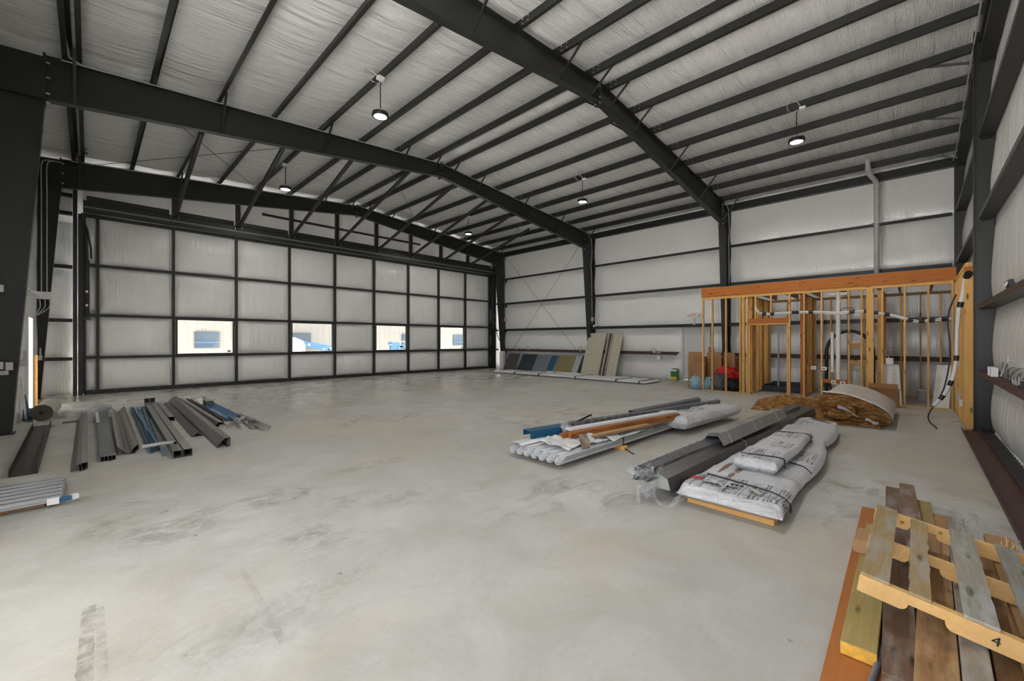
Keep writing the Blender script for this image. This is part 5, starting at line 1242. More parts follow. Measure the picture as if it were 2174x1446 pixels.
# bronze channel: folded sheet, open end toward the camera
dch = Vector((1, -0.046, 0)).normalized(); c0 = Vector((3.99, 1.77, 0.0)); L_ = 6.25
o = thing('bronze_channel', c0, 'long dark bronze folded channel with an open pale end, on the right stack', 'metal channel')
m = MB(); tilt = Vector((0, 0, 0.0))
m.strip([(0.055, 0.105), (0.02, 0.235), (-0.115, 0.285), (-0.13, 0.275)], c0, c0+dch*L_, 0.004); m.strip([(0.055, 0.105), (-0.10, 0.100), (-0.115, 0.285)], c0+dch*0.05, c0+dch*L_, 0.004)
m.build('channel_body', MAT['bronze'], o)
m = MB(); m.add([c0+dch*0.03+Vector((0, y, z)) for y, z in ((-0.045, 0.112), (0.095, 0.107), (0.108, 0.272), (-0.012, 0.228))], [(0,1,2,3)])
m.build('pale_inside', plain('pale_grey_coating', (0.36, 0.38, 0.36), 0.4), o)
for s_ in (2.2, 4.7):
    m = MB(); q = c0+dch*s_; m.strip([(0.06, 0.10), (0.026, 0.241), (-0.118, 0.293)], q, q+dch*0.012+Vector((0, 0.0, 0)), 0.003); m.build('tie_wire', MAT['galv'], o)
wrapped_bundle((3.88, 1.985, 0.245), (9.75, 1.665, 0.285), 0.155, 0.125, 3, 3, 'film wrapped bundle of dark trims beside the bronze channel on the right stack', bands=30)
o = thing('grey_folded_trim', (5.6, 1.80, 0.3), 'grey folded trims tied in a bundle lying on the film wrapped bundle', 'bundle', 'grey trim bundles')
q0, q1 = Vector((5.55, 1.83, 0.30)), Vector((8.15, 1.66, 0.33))
for k in range(3):
    m = MB(); m.strip([(-0.14, -0.01), (-0.095, 0.075+0.012*k), (0.05, 0.09+0.012*k), (0.115, -0.02)], q0+Vector((0.04*k, 0, 0.0)), q1+Vector((0.03*k, 0, 0)), 0.004); m.build('metal_trim', plain('grey_trim_%d' % k, (0.22, 0.22, 0.22), 0.35), o)
for s_ in (0.25, 1.2, 2.2):
    q = q0+(q1-q0).normalized()*s_; m = MB(); m.strip([(-0.146, -0.01), (-0.10, 0.106), (0.053, 0.12), (0.122, -0.02)], q, q+Vector((0.014, 0, 0)), 0.003); m.build('tie_wire', MAT['bolt'], o)
m = MB()
m.grid(24, 10, lambda u, v: (5.55+2.6*u, 1.83-0.17*u+0.15*(0.5-v)-0.01, 0.395+0.03*u-0.25*(v-0.5)**2+0.006*noise.noise((u*40, v*6, 1)))); m.build('stretch_film', MAT['film'], o)
# hanging torn film at the near end
o = thing('torn_stretch_film', (3.95, 1.95, 0.1), 'torn clear film hanging from the near end of the right stack to the floor', 'plastic film')
crumple((3.93, 1.97, 0.245), 0.10, '', 1.1, 4, par=o)
crumple((3.86, 1.90, 0.10), 0.07, '', 5.7, 2, par=o, name='film_tail')
def tail(pts, w_, nm):
    P = dens(pts, 5); m = MB()
    def fn(u, v):
        i = min(int(u*(len(P)-1)), len(P)-2); q = P[i].lerp(P[i+1], u*(len(P)-1)-i)
        return q + Vector((0.02*noise.noise((u*8, v*2, 3)), w_*(v-0.5)*(0.7+0.6*noise.noise((u*3, 0, w_*50))), 0.02*noise.noise((u*7, v*3, 8))))
    m.grid(30, 5, fn); m.build(nm, MAT['film2'], o)
tail([(3.93, 1.90, 0.17), (3.88, 1.84, 0.08), (3.87, 1.80, 0.03), (3.83, 1.72, 0.02), (3.85, 1.66, 0.03), (3.92, 1.62, 0.10), (4.0, 1.60, 0.15)], 0.05, 'film_tail')
tail([(3.86, 1.98, 0.18), (3.80, 1.97, 0.10), (3.74, 1.93, 0.02), (3.70, 1.95, 0.015)], 0.07, 'film_tail')

# ---- brown fibreglass: flat batts and a folded, faced roll
def glasswool():
    m, t, p = newmat('brown_glass_wool'); v = coords(t)
    n = noi(t, coords(t, (1, 1, 3.5)), 9, 8, 0.72, 1.2); n2 = noi(t, v, 2.0, 4)
    col = ramp(t, n, [(0.34, (0.08, 0.03, 0.008)), (0.48, (0.33, 0.15, 0.045)), (0.62, (0.66, 0.40, 0.17))])  # hollows of the wool darkened: crease shade put into the colour
    col = mix(t, ramp(t, n2, [(0.4, 0.0), (0.7, 0.4)]), col, (0.26, 0.12, 0.035))
    t.links.new(col, p.inputs['Base Color']); p.inputs['Roughness'].default_value = 0.95; p.inputs['Specular IOR Level'].default_value = 0.1
    bump(t, p, n, 1.0, 0.05); return m
MAT['wool'] = glasswool()
def batt(name, fn, label, nu=60, nv=24, origin=None, mat='wool', cat='insulation batt', group=None):
    m = MB(); m.grid(nu, nv, fn(1)); m.grid(nu, nv, fn(-1), flip=True)
    o = m.build(name, MAT[mat], origin=origin); return tag(o, label, cat, group)
def batt_fn(x0, x1, y0, y1, h_, seed, lump):
    def mk(sgn):
        def fn(u, v):
            x = x0+(x1-x0)*u; y = y0+(y1-y0)*v
            x += 0.09*noise.noise((y*3.3, seed, u*2)) ; y += 0.09*noise.noise((x*3.3, seed+3, v*2))
            k = min(1, min(u, 1-u)*14)**0.5*min(1, min(v, 1-v)*10)**0.5
            if sgn < 0: return (x, y, 0.003)
            z = h_*k*(0.75+0.5*noise.noise((x*2, y*2, seed))) + lump*max(0, noise.noise((x*1.1+seed, y*1.3, 2*seed)))*k + 0.03*k*noise.noise((x*9, y*9, seed))
            return (x, y, max(0.004, z))
        return fn
    return mk
batt('glass_wool_batt', batt_fn(10.75, 12.9, 1.75, 2.75, 0.15, 1.3, 0.25), 'ragged brown glass wool batt on the floor, leftmost of the heap', origin=(11.8, 2.2, 0), group='brown glass wool pieces')
batt('glass_wool_batt', batt_fn(11.2, 13.2, 1.15, 1.95, 0.22, 4.7, 0.22), 'brown glass wool batt behind, before the open doorway studs', origin=(12.2, 1.5, 0), group='brown glass wool pieces')
batt('glass_wool_batt', batt_fn(9.95, 11.1, 0.42, 1.75, 0.09, 8.1, 0.08), 'flat brown glass wool batt spread in front of the faced roll', origin=(10.4, 1, 0), group='brown glass wool pieces')
# the folded roll: loop profile in the YZ plane swept along X
o = thing('insulation_roll', (11.3, 0.8, 0), 'folded roll of brown glass wool with white facing, lying before the timber wall', 'insulation roll')
outer = dens([(0.40, 0.06, 0), (0.30, 0.14, 0), (0.36, 0.30, 0), (0.62, 0.46, 0), (0.95, 0.57, 0), (1.22, 0.58, 0), (1.36, 0.46, 0), (1.36, 0.25, 0), (1.28, 0.08, 0), (1.0, 0.04, 0), (0.7, 0.03, 0)], 4)
n = len(outer); XA, XB = 10.15, 12.6
m = MB(); vs = []; sl = 22
for i in range(sl+1):
    x = XA+(XB-XA)*i/sl; e_ = 1 - 0.12*max(0, (i-sl+3)/3)
    for p_ in outer:
        cy, cz = 0.85, 0.3; jj = 0.02*noise.noise((x*3, p_.x*4, p_.y*4))
        skew_ = -0.28*(p_.x-0.85)*(1-i/sl) if i < sl/2 else 0
        vs.append((x - skew_*0.6, cy+(p_.x-cy)*e_+jj, max(0.004, cz+(p_.y-cz)*e_+jj)))
fs = [(i*n+k, i*n+(k+1) % n, (i+1)*n+(k+1) % n, (i+1)*n+k) for i in range(sl) for k in range(n)]
m.add(vs, [f[::-1] for f in fs], True); m.add(vs[-n:], [tuple(range(n))])
m.build('white_facing', vinyl('roll_facing', (7.0, 1.2, 1.2), 0.7, col=(0.64, 0.62, 0.58), rough=0.3, dist=0.06, amp=0.9), o)
m = MB(); rings = []
for r_ in range(21):
    s_ = 1-r_/20.0
    for p_ in outer:
        y = 0.85+(p_.x-0.85)*s_*0.985; z = 0.28+(p_.y-0.28)*s_*0.985
        sk = -0.28*(y-0.85); x = XA - sk*0.6 + 0.01 - 0.10*math.sin(s_*math.pi)**2 + 0.07*noise.noise((y*6, z*11, 3)) + 0.10*noise.noise((y*2.2, z*15, 6)) + 0.03*noise.noise((y*17, z*22, 2)) - 0.05
        rings.append((x, y, max(0.004, z)))
m.add(rings, [(r_*n+k, r_*n+(k+1) % n, (r_+1)*n+(k+1) % n, (r_+1)*n+k) for r_ in range(20) for k in range(n)], True)
m.build('wool_end', MAT['wool'], o)
m = MB(); m.tube(dens([(10.08, 1.18, 0.40), (10.02, 1.0, 0.36), (10.0, 0.86, 0.26), (10.02, 1.0, 0.17), (10.05, 1.2, 0.20)], 5), 0.085, 12); m.build('wool_fold', MAT['wool'], o)
m = MB(); m.grid(12, 6, lambda u, v: (9.93-0.03*v, 1.06-0.30*u, 0.345-0.13*u+0.07*(v-0.5)*(1-u*0.6)+0.02*math.sin(u*5))); m.build('facing_flap', bagmat('facing_flap_film', (0.6, 0.6, 0.6), 0.3), o)
m = MB(); m.grid(8, 5, lambda u, v: (9.96-0.02*v, 0.66-0.18*u, 0.15-0.05*u+0.05*(v-0.5)+0.015*math.sin(u*7))); m.build('facing_flap', bagmat('facing_scrap_film', (0.6, 0.6, 0.6), 0.3), o)
m = MB(); m.tube(dens([(10.02, 1.30, 0.605), (10.0, 0.95, 0.59), (10.03, 0.62, 0.475), (10.12, 0.40, 0.34), (10.2, 0.30, 0.16)], 5), 0.012, 6); m.build('white_edge', MAT['white'], o)
# ================================================================ TRIM AND STEEL LAID OUT ON THE LEFT OF THE FLOOR
MAT['greytrim'] = plain('warm_grey_trim', (0.155, 0.145, 0.13), 0.35, 0.0, 0.12, 3)
MAT['greytrim2'] = plain('dark_taupe_trim', (0.085, 0.076, 0.07), 0.38, 0.0, 0.12, 3)
MAT['silvert'] = plain('silver_grey_trim', (0.25, 0.255, 0.26), 0.3, 0.2, 0.1, 3)
MAT['bluet'] = plain('bright_blue_trim', (0.012, 0.15, 0.32), 0.3, 0.0, 0.08, 3)
MAT['bluep'] = plain('faded_blue_trim', (0.10, 0.20, 0.27), 0.35, 0.0, 0.2, 3)
MAT['alum'] = plain('bright_aluminium_trim', (0.62, 0.62, 0.60), 0.3, 0.4, 0.08, 3)
MAT['oldsteel'] = plain('dirty_dark_steel', (0.045, 0.038, 0.030), 0.55, 0.0, 0.35, 4)
def T(prof, p, q, t_, mat, label, cat='metal trim', name='metal_trim', group=None):
    m = MB(); m.strip(prof, p, q, t_); return tag(m.build(name, MAT[mat], origin=p), label, cat, group)
T([(-0.11, 0.095), (-0.115, 0.0), (0.115, 0.0), (0.11, 0.095)], (-0.545, 7.56, 0.002), (-0.612, 11.7, 0.002), 0.008, 'oldsteel', 'dark dirty steel channel lying open side up on the floor near the left column', 'steel channel', 'steel_channel')
# corrugated sheets at the left edge
for k in range(2):
    m = MB(); prof = []; n = 6; w_ = 0.86
    for i in range(n): x = -w_/2+i*w_/n; q = w_/n; prof += [(x, 0.0), (x+q*0.45, 0.0), (x+q*0.55, 0.03), (x+q*0.9, 0.03)]
    prof.append((w_/2, 0.0)); m.strip(prof, (-1.14, 6.36, 0.045+0.02*k), (-0.18-0.01*k, 6.36, 0.045+0.02*k), 0.004)
    tag(m.build('corrugated_sheet', MAT['silvert'], origin=(-0.6, 6.3, 0)), 'grey corrugated metal sheet at the left edge, %s of two' % ('lower', 'upper')[k], 'metal sheet', 'corrugated sheets at the left edge')
for k, yy in enumerate((6.05, 6.65)):
    B('tan', (-1.1, yy, 0.022), (-0.3, yy, 0.022), 0.09, 0.042, 'wooden batten under the corrugated sheets at the left edge, %s' % ('nearer' if k == 0 else 'farther'), 'batten', 'battens under the corrugated sheets', 'batten')
m = MB(); m.bar((-0.28, 5.935, 0.055), (-0.20, 5.93, 0.055), 0.03, 0.06); o = tag(m.build('sheet_label', MAT['white'], origin=(-0.25, 5.9, 0.05)), 'white and blue label wrapped on the corner of the corrugated sheets', 'label')
m = MB(); m.bar((-0.20, 5.93, 0.056), (-0.12, 5.95, 0.056), 0.028, 0.04); m.build('blue_stripe', MAT['liftblue'], o)
m = MB(); m.bar((-0.12, 5.95, 0.056), (-0.08, 5.97, 0.06), 0.05, 0.045); m.build('white_knot', MAT['white'], o)
T([(-0.045, 0.0), (0.045, 0.0)], (-0.115, 7.36, 0.002), (-0.125, 12.1, 0.002), 0.004, 'greytrim', 'flat grey metal strip beside the long zee trims', name='flat_strip')
for k in range(3):
    dx = 0.022*k
    T([(-0.025, 0.075), (-0.005, 0.075), (0.0, 0.0), (0.03, 0.0), (0.03, 0.02)] if k < 2 else [(-0.03, 0.08), (0.03, 0.085), (0.03, 0.0)], (-0.085+dx, 7.3+0.03*k, 0.004), (-0.095+dx, 12.55-0.04*k, 0.004), 0.003, 'greytrim' if k != 2 else 'silvert', 'long thin grey zee trim, %s of three nested together' % ('left', 'middle', 'right')[k], group='nested zee trims')
wb = thing('wrapped_trim_bundle', (0.18, 10, 0), 'film wrapped bundle of grey trim on the left of the floor, with a white end', 'bundle', 'film wrapped trim bundles')
for k in range(4):
    m = MB(); x = 0.125+0.036*k; m.strip([(-0.016, 0.055), (-0.016, 0.0), (0.016, 0.0), (0.016, 0.05)], (x, 7.66+0.03*(k % 2), 0.004), (x-0.005, 12.55, 0.004), 0.003); m.build('metal_trim', MAT['greytrim2'], wb)
m = MB(); m.grid(80, 6, lambda u, v: (0.10+0.16*v+0.003*noise.noise((u*70, v*5, 1)), 7.68+4.9*u, 0.062+0.006*noise.noise((u*90, v*6, 2)))); m.build('grey_film', plain('grey_film', (0.13, 0.135, 0.14), 0.25, 0, 0.3, 12, 0.5), wb)
m = MB(); m.grid(20, 4, lambda u, v: (0.095+0.045*v, 10.9+1.6*u, 0.068+0.006*noise.noise((u*30, v*6, 2)))); m.build('white_wrap', MAT['trimw'], wb)
crumple((0.16, 12.7, 0.07), 0.12, 'crumpled film at the far end of the wrapped trim bundle by the left column', 9.1, 3)
crumple((-0.28, 12.75, 0.05), 0.10, 'scrap of clear film on the floor between the roll and the zee trims', 7.3, 2)
B('brown', (-0.36, 11.8, 0.012), (-0.15, 11.85, 0.012), 0.06, 0.02, 'small brown wood scrap on the floor by the flat grey strip', 'wood scrap', name='wood_scrap')
T([(-0.115, 0.12), (-0.10, 0.105), (-0.02, 0.012), (0.0, 0.0), (0.02, 0.012), (0.09, 0.10), (0.115, 0.11), (0.115, 0.085)], (0.385, 7.95, 0.004), (0.445, 12.75, 0.004), 0.004, 'greytrim', 'grey vee shaped valley gutter lying open side up on the left of the floor', 'gutter', 'valley_gutter')
T([(-0.10, 0.02), (0.0, 0.0), (0.06, 0.06)], (0.44, 7.9, 0.002), (0.50, 12.0, 0.002), 0.003, 'greytrim2', 'second darker grey flashing tucked under the right side of the valley gutter', 'flashing', 'flashing')
for k, (x0, x1, w_, mt) in enumerate(((0.625, 0.70, 0.05, 'bluep'), (0.66, 0.83, 0.07, 'bluep'), (0.70, 0.90, 0.05, 'bluep'))):
    T([(-w_/2, 0.05), (-w_/2, 0.0), (w_/2, 0.0), (w_/2, 0.05)], (x0, 7.75+0.06*k, 0.003+0.003*k), (x1, 13.3-0.1*k, 0.003+0.003*k), 0.003, mt, 'faded blue trim channel in the fanned blue group, %s' % ('left', 'middle', 'right')[k], group='fanned blue trims')
T([(-0.012, 0.012), (0.012, 0.012), (0.012, 0.0)], (0.73, 7.4, 0.02), (0.70, 12.7, 0.10), 0.003, 'bluet', 'thin light blue trim lying across the fanned blue trims')
m = MB(); m.tube([(0.9, 13.1, 0.04), (0.78, 12.3, 0.06)], 0.012, 6); tag(m.build('blue_tie', MAT['bluet'], origin=(0.85, 12.7, 0.05)), 'blue tie around the far end of the fanned blue trims', 'tie')
def boxtube(p, q, w_, h_, label, mat='greytrim', flap=True):
    p = Vector(p); q = Vector(q); t_ = 0.004; m = MB()
    m.strip([(-w_/2, 0), (w_/2, 0), (w_/2, h_), (-w_/2, h_), (-w_/2, 0.002)], p, q, t_)
    o = tag(m.build('box_downspout', MAT[mat], origin=p), label, 'downspout', 'square grey downspouts')
    if flap:
        f_ = MB(); f_.box(q.x-w_/2, q.x+w_/2, q.y+0.0, q.y+0.006, h_, h_+0.10); f_.build('end_flap', MAT['black'], o)
boxtube((0.845, 7.18, 0.002), (0.98, 13.3, 0.002), 0.096, 0.10, 'left of two long square grey downspouts, next to the fanned blue trims')
boxtube((0.957, 7.19, 0.002), (1.083, 13.32, 0.002), 0.096, 0.10, 'right of two long square grey downspouts with open ends toward the camera')
boxtube((1.145, 10.56, 0.002), (1.20, 13.3, 0.002), 0.092, 0.085, 'shorter square grey downspout beside the far half of the long pair', flap=False)
T([(-0.075, 0.0), (0.005, 0.055), (0.075, 0.0)], (1.26, 8.55, 0.003), (1.36, 13.45, 0.003), 0.004, 'greytrim2', 'small dark ridge cap between the downspouts and the big folded trim', 'ridge cap', 'ridge_cap')
o = T([(-0.075, 0.0), (-0.065, 0.03), (0.015, 0.125), (0.085, 0.135), (0.085, 0.0), (0.04, 0.0)], (1.405, 7.42, 0.003), (1.52, 13.9, 0.003), 0.004, 'greytrim2', 'largest dark taupe folded trim, nearest the camera in the left layout', 'folded trim', 'folded_trim')
m = MB(); m.add([(1.485, 7.44, 0.005), (1.485, 7.9, 0.005), (1.485, 7.9, 0.13), (1.485, 7.44, 0.13)], [(0,1,2,3)]); m.build('pale_inside', MAT['alum'], o)
T([(-0.085, 0.0), (-0.02, 0.075), (0.05, 0.07), (0.10, 0.0)], (1.70, 9.25, 0.003), (1.70, 13.9, 0.003), 0.004, 'greytrim2', 'dark taupe ridge cap right of the largest folded trim', 'ridge cap', 'ridge_cap')
T([(-0.04, 0.05), (-0.04, 0.0), (0.05, 0.0), (0.05, 0.02)], (1.88, 9.75, 0.003), (1.88, 14.1, 0.003), 0.004, 'black', 'thin black metal strip beside the dark ridge cap', name='black_strip')
T([(-0.09, 0.0), (0.06, 0.0), (0.09, 0.08)], (2.02, 12.3, 0.003), (2.13, 14.2, 0.003), 0.004, 'alum', 'short pale aluminium angle at the far end, behind the blue trim')
m = MB(); m.strip([(-0.07, 0.0), (0.07, 0.0), (0.07, 0.13), (-0.07, 0.13), (-0.07, 0.004)], (2.05, 12.25, 0.003), (2.06, 12.75, 0.003), 0.006)
tag(m.build('tube_offcut', MAT['greytrim2'], origin=(2.05, 12.2, 0)), 'short dark square tube offcut behind the bright blue trim', 'tube offcut')
T([(-0.12, 0.012), (-0.02, 0.0), (0.06, 0.10), (0.075, 0.03)], (2.05, 9.75, 0.003), (2.05, 12.7, 0.003), 0.004, 'bluet', 'bright blue folded trim lying right of the black strip', 'folded trim', 'folded_trim')
for k, (p, q, w_, h_, mt, lab) in enumerate((((2.30, 8.45, 0), (2.24, 10.4, 0), 0.06, 0.05, 'alum', 'long pale aluminium channel at the right end of the left layout'),
        ((2.20, 8.2, 0), (2.16, 9.2, 0), 0.07, 0.04, 'alum', 'aluminium channel nearest the camera among the scraps'),
        ((2.08, 8.5, 0), (2.16, 9.6, 0), 0.09, 0.03, 'silvert', 'wide silver channel scrap under the other aluminium pieces'),
        ((1.95, 8.8, 0.05), (2.06, 10.3, 0.02), 0.05, 0.04, 'alum', 'aluminium angle lying across the end of the blue trim'),
        ((1.76, 8.95, 0), (1.98, 9.35, 0), 0.06, 0.06, 'alum', 'short white trim scrap beside the dark ridge cap end'),
        ((1.70, 9.22, 0), (1.82, 9.3, 0), 0.05, 0.03, 'alum', 'tiny white trim scrap by the ridge cap'),
        ((2.14, 9.6, 0.03), (2.26, 9.9, 0.03), 0.07, 0.03, 'alum', 'white trim scrap on top of the silver channel'),
        ((2.13, 9.9, 0.0), (2.20, 10.3, 0.02), 0.06, 0.05, 'alum', 'crooked silver scrap beside the end of the blue trim'),
        ((2.08, 10.1, 0.0), (2.14, 10.6, 0.03), 0.05, 0.05, 'alum', 'shiny trim scrap against the blue trim'),
        ((2.20, 10.5, 0.0), (2.12, 11.8, 0.05), 0.03, 0.04, 'alum', 'thin aluminium strip along the blue trim'))):
    T([(-w_/2, h_), (-w_/2, 0.0), (w_/2, 0.0), (w_/2, h_*0.7)], (p[0], p[1], p[2]+0.004), (q[0], q[1], q[2]+0.004), 0.003, mt, lab, 'metal scrap', 'metal_scrap', 'aluminium scraps')
m = MB(); m.bar((2.16, 9.05, 0.055), (2.22, 9.25, 0.06), 0.09, 0.05); tag(m.build('tube_offcut', MAT['greytrim2'], origin=(2.2, 9.1, 0.05)), 'small dark tube offcut on top of the aluminium scraps', 'tube offcut')
o = thing('conduit_elbow', (0.7, 7.62, 0.13), 'grey plastic conduit elbow lying across the blue trims and left downspout', 'conduit elbow')
m = MB(); pe = dens([(0.52, 7.72, 0.115), (0.62, 7.70, 0.125), (0.72, 7.69, 0.13), (0.80, 7.66, 0.135), (0.845, 7.60, 0.14), (0.86, 7.52, 0.145)])
m.tube(pe, 0.024, 14, caps=False); m.build('bent_pipe', MAT['pvcg'], o)
m = MB(); e0, e1 = pe[-1], pe[-2]; dd = (e0-e1).normalized(); m.tube([e0-dd*0.04, e0+dd*0.004], 0.031, 16, caps=False); m.build('bell_end', MAT['pvcg'], o)
m = MB(); m.tube([e0-dd*0.03, e0-dd*0.028], 0.023, 14); m.build('bore', MAT['black'], o)

# ================================================================ PALLET ON SCRAP LUMBER, LOWER RIGHT
MAT['orangeply'] = wood('orange_stained_plank', (0.42, 0.155, 0.040), (0.34, 0.115, 0.026), knots=False, grain=1.5)
MAT['treat2'] = wood('olive_treated_lumber', (0.40, 0.30, 0.11), (0.27, 0.20, 0.07))
MAT['palletw'] = wood('lit_pallet_pine', (0.74, 0.47, 0.20), (0.62, 0.36, 0.13), grain=0.8)  # pine with the warm light on the front faces put into its colour
MAT['deck1'] = wood('aged_pallet_deck', (0.42, 0.30, 0.15), (0.27, 0.19, 0.095), stain=(0.36, 0.33, 0.28))
MAT['deck2'] = wood('grey_blue_pallet_deck', (0.36, 0.33, 0.27), (0.20, 0.19, 0.16), stain=(0.36, 0.37, 0.36))
MAT['warm'] = wood('warm_brown_lumber', (0.40, 0.22, 0.10), (0.26, 0.135, 0.055), stain=(0.50, 0.33, 0.17))
B('orangeply', (2.02, 0.06, 0.022), (5.08, 0.11, 0.022), 0.50, 0.042, 'wide orange stained plank lying under the scrap lumber at lower right', 'plank', name='plank')
B('treat2', (2.62, 0.20, 0.075), (4.35, 0.21, 0.11), 0.14, 0.06, 'olive treated board with a yellow cut end, left of the dark brown board', 'board', 'scrap lumber under the pallet')
m = MB(); m.box(2.612, 2.621, 0.132, 0.268, 0.047, 0.103); o = bpy.data.objects[-1] if False else None
ye = m.build('yellow_cut_end', plain('yellow_cut_wood', (0.75, 0.42, 0.06), 0.6, 0, 0.2, 30), [x for x in C.objects if x.get('label', '').startswith('olive treated')][0], origin=(2.62, 0.2, 0.07))
yo = [x for x in C.objects if x.get('label', '').startswith('olive treated')][0]
yo.update_tag(); bpy.context.view_layer.update(); ye.matrix_local = yo.matrix_local.inverted() @ Matrix.Translation(Vector((2.62, 0.2, 0.07)))
B('brown', (2.43, 0.045, 0.125), (5.28, 0.14, 0.20), 0.125, 0.045, 'dark brown weathered board in the middle of the scrap lumber, long end toward the camera', 'board', 'scrap lumber under the pallet')
B('brown', (3.6, -0.02, 0.19), (5.30, 0.06, 0.25), 0.10, 0.04, 'grey brown board poking out farthest behind the pallet', 'board', 'scrap lumber under the pallet')
B('treat2', (3.5, -0.10, 0.08), (5.15, -0.05, 0.14), 0.09, 0.09, 'greenish square timber poking out behind the pallet', 'timber', 'scrap lumber under the pallet', 'timber')
B('tan', (3.3, -0.06, 0.10), (4.40, -0.09, 0.13), 0.085, 0.07, 'short yellow timber end visible through the pallet', 'timber', 'scrap lumber under the pallet', 'timber')
B('warm', (2.1, -0.055, 0.075), (4.95, -0.15, 0.10), 0.10, 0.10, 'warm brown square timber under the middle of the pallet', 'timber', 'scrap lumber under the pallet', 'timber')
B('warm', (2.25, -0.06, 0.145), (3.95, -0.09, 0.165), 0.14, 0.04, 'warm board with dark pencil marks, right of the dark brown board', 'board', 'scrap lumber under the pallet')
B('greyw', (2.2, -0.18, 0.165), (4.75, -0.22, 0.17), 0.09, 0.085, 'pale grey timber right of the marked board, passing under the pallet', 'timber', 'scrap lumber under the pallet', 'timber')
B('warm', (2.3, -0.285, 0.075), (4.5, -0.33, 0.09), 0.085, 0.085, 'brown timber right of the pale grey one', 'timber', 'scrap lumber under the pallet', 'timber')
B('warm', (2.2, -0.385, 0.115), (4.0, -0.42, 0.12), 0.12, 0.045, 'brown plank at the right edge under the pallet', 'board', 'scrap lumber under the pallet')
B('tan', (2.5, -0.43, 0.17), (4.55, -0.42, 0.18), 0.135, 0.04, 'tan board with its square end showing behind the right of the pallet', 'board', 'scrap lumber under the pallet')
B('brown', (2.6, -0.55, 0.06), (4.4, -0.56, 0.07), 0.12, 0.10, 'dark timber at the far right below the pallet', 'timber', 'scrap lumber under the pallet', 'timber')
B('tan', (3.72, 0.27, 0.175), (3.95, 0.255, 0.185), 0.085, 0.09, 'short pale block under the far left corner of the pallet', 'block', 'scrap lumber under the pallet', 'block')
m = MB(); m.tube(dens([(2.2, 0.165, 0.055), (2.5, 0.14, 0.06), (2.8, 0.115, 0.065), (3.1, 0.11, 0.06)]), 0.014, 8)
tag(m.build('grey_pipe', plain('grey_pipe', (0.16, 0.17, 0.20), 0.35), origin=(2.6, 0.13, 0.06)), 'thin grey pipe between the olive and the dark brown boards', 'pipe')
pl = thing('pallet', (2.81, 0.2, 0.4), 'broken wooden pallet with yellow-lit pine stringers lying on the scrap lumber', 'pallet')
SL = 0.157; ca = 1/math.sqrt(1+SL*SL); eY = Vector((0, -ca, -SL*ca)); eZ = Vector((0, -SL*ca, ca)); eX = Vector((1, 0, 0)); P0 = Vector((2.81, 0.205, 0.40))
def pp(x, y, z): return P0 + eX*x + eY*y + eZ*z
def stringer(x, label=None):
    L_ = 0.98; h_ = 0.088; t_ = 0.038; z1 = -0.016; z0 = z1-h_
    def notch(a, b): 
        out = [(a, z0)]; r_ = 0.03
        for k in range(5): an = math.pi/2*k/4; out.append((a+0.012+r_*math.sin(an), z0+0.038*(1-math.cos(an)) if k < 4 else z0+0.038))
        out += [(b-0.012-r_*math.sin(math.pi/2*(4-k)/4), z0+0.038*(1-math.cos(math.pi/2*(4-k)/4))) for k in range(5)]; out.append((b, z0)); return out
    prof = [(0, z1), (0, z0)] + notch(0.15, 0.36) + notch(0.60, 0.82) + [(L_, z0), (L_, z1)]
    m = MB(); n = len(prof)
    vs = [pp(x, a, b) for a, b in prof] + [pp(x+t_, a, b) for a, b in prof]
    m.add(vs, [tuple(range(n)), tuple(range(2*n-1, n-1, -1))] + [(i, n+i, n+(i+1) % n, (i+1) % n) for i in range(n)])
    return m.build('stringer', MAT['palletw'], pl)
for x in (-0.005, 0.60, 1.19): so = stringer(x)
def deck(x0, x1, y0, y1, mat, jag=0.0, seed=0):
    nx = 40; m = MB(); top = []; bot = []
    for i in range(nx+1):
        u = i/nx; ja = jag*noise.noise((u*14, seed, 0)); jb = jag*noise.noise((u*14, seed+5, 0))
        e0 = 0.012*noise.noise((seed, 3, 1)) if i in (0, nx) else 0
        xx = x0+(x1-x0)*u + e0
        for y, j in ((y0, ja), (y1, jb)): top.append(pp(xx, y+j, 0.0)); bot.append(pp(xx, y+j, -0.015))
    n2 = len(top); fs = []
    for i in range(nx):
        a = 2*i; fs += [(a, a+1, a+3, a+2), (n2+a, n2+a+2, n2+a+3, n2+a+1), (a, a+2, n2+a+2, n2+a), (a+1, n2+a+1, n2+a+3, a+3)]
    fs += [(0, n2, n2+1, 1), (2*nx, 2*nx+1, n2+2*nx+1, n2+2*nx)]
    m.add(top+bot, fs); return m.build('deck_board', MAT[mat], pl)
deck(-0.002, 1.235, 0.005, 0.113, 'deck1', 0.002, 1); deck(0.0, 1.16, 0.185, 0.262, 'deck1', 0.008, 2)
deck(0.0, 1.225, 0.37, 0.48, 'deck2', 0.004, 3); deck(-0.002, 1.23, 0.572, 0.655, 'deck2', 0.006, 4); deck(0, 1.22, 0.78, 0.88, 'deck1', 0.004, 5)
for y, w_ in ((0.02, 0.09), (0.44, 0.09), (0.88, 0.09)):
    m = MB(); vs = [pp(x, yy, z) for x in (0.0, 1.22) for yy in (y, y+w_) for z in (-0.105, -0.118)]
    m.add(vs, [(0,1,3,2), (4,6,7,5), (0,4,5,1), (2,3,7,6), (0,2,6,4), (1,5,7,3)]); m.build('bottom_board', MAT['palletw'], pl) if y > 0.8 else None
m = MB()
for k in range(6): q = pp(1.20, 0.60+0.012*k, 0.0); m.tube([q, q+Vector((0.03+0.02*(k % 3), -0.02*(k % 2), 0.02+0.012*(k % 3)))], 0.003, 4)
m.build('splinter', MAT['palletw'], pl)
fx = text('4', tuple(pp(-0.0065, 0.475, -0.060)), (0, 0, 0), 0.06, MAT['black'], pl, 0.0008, 'handwritten_number')
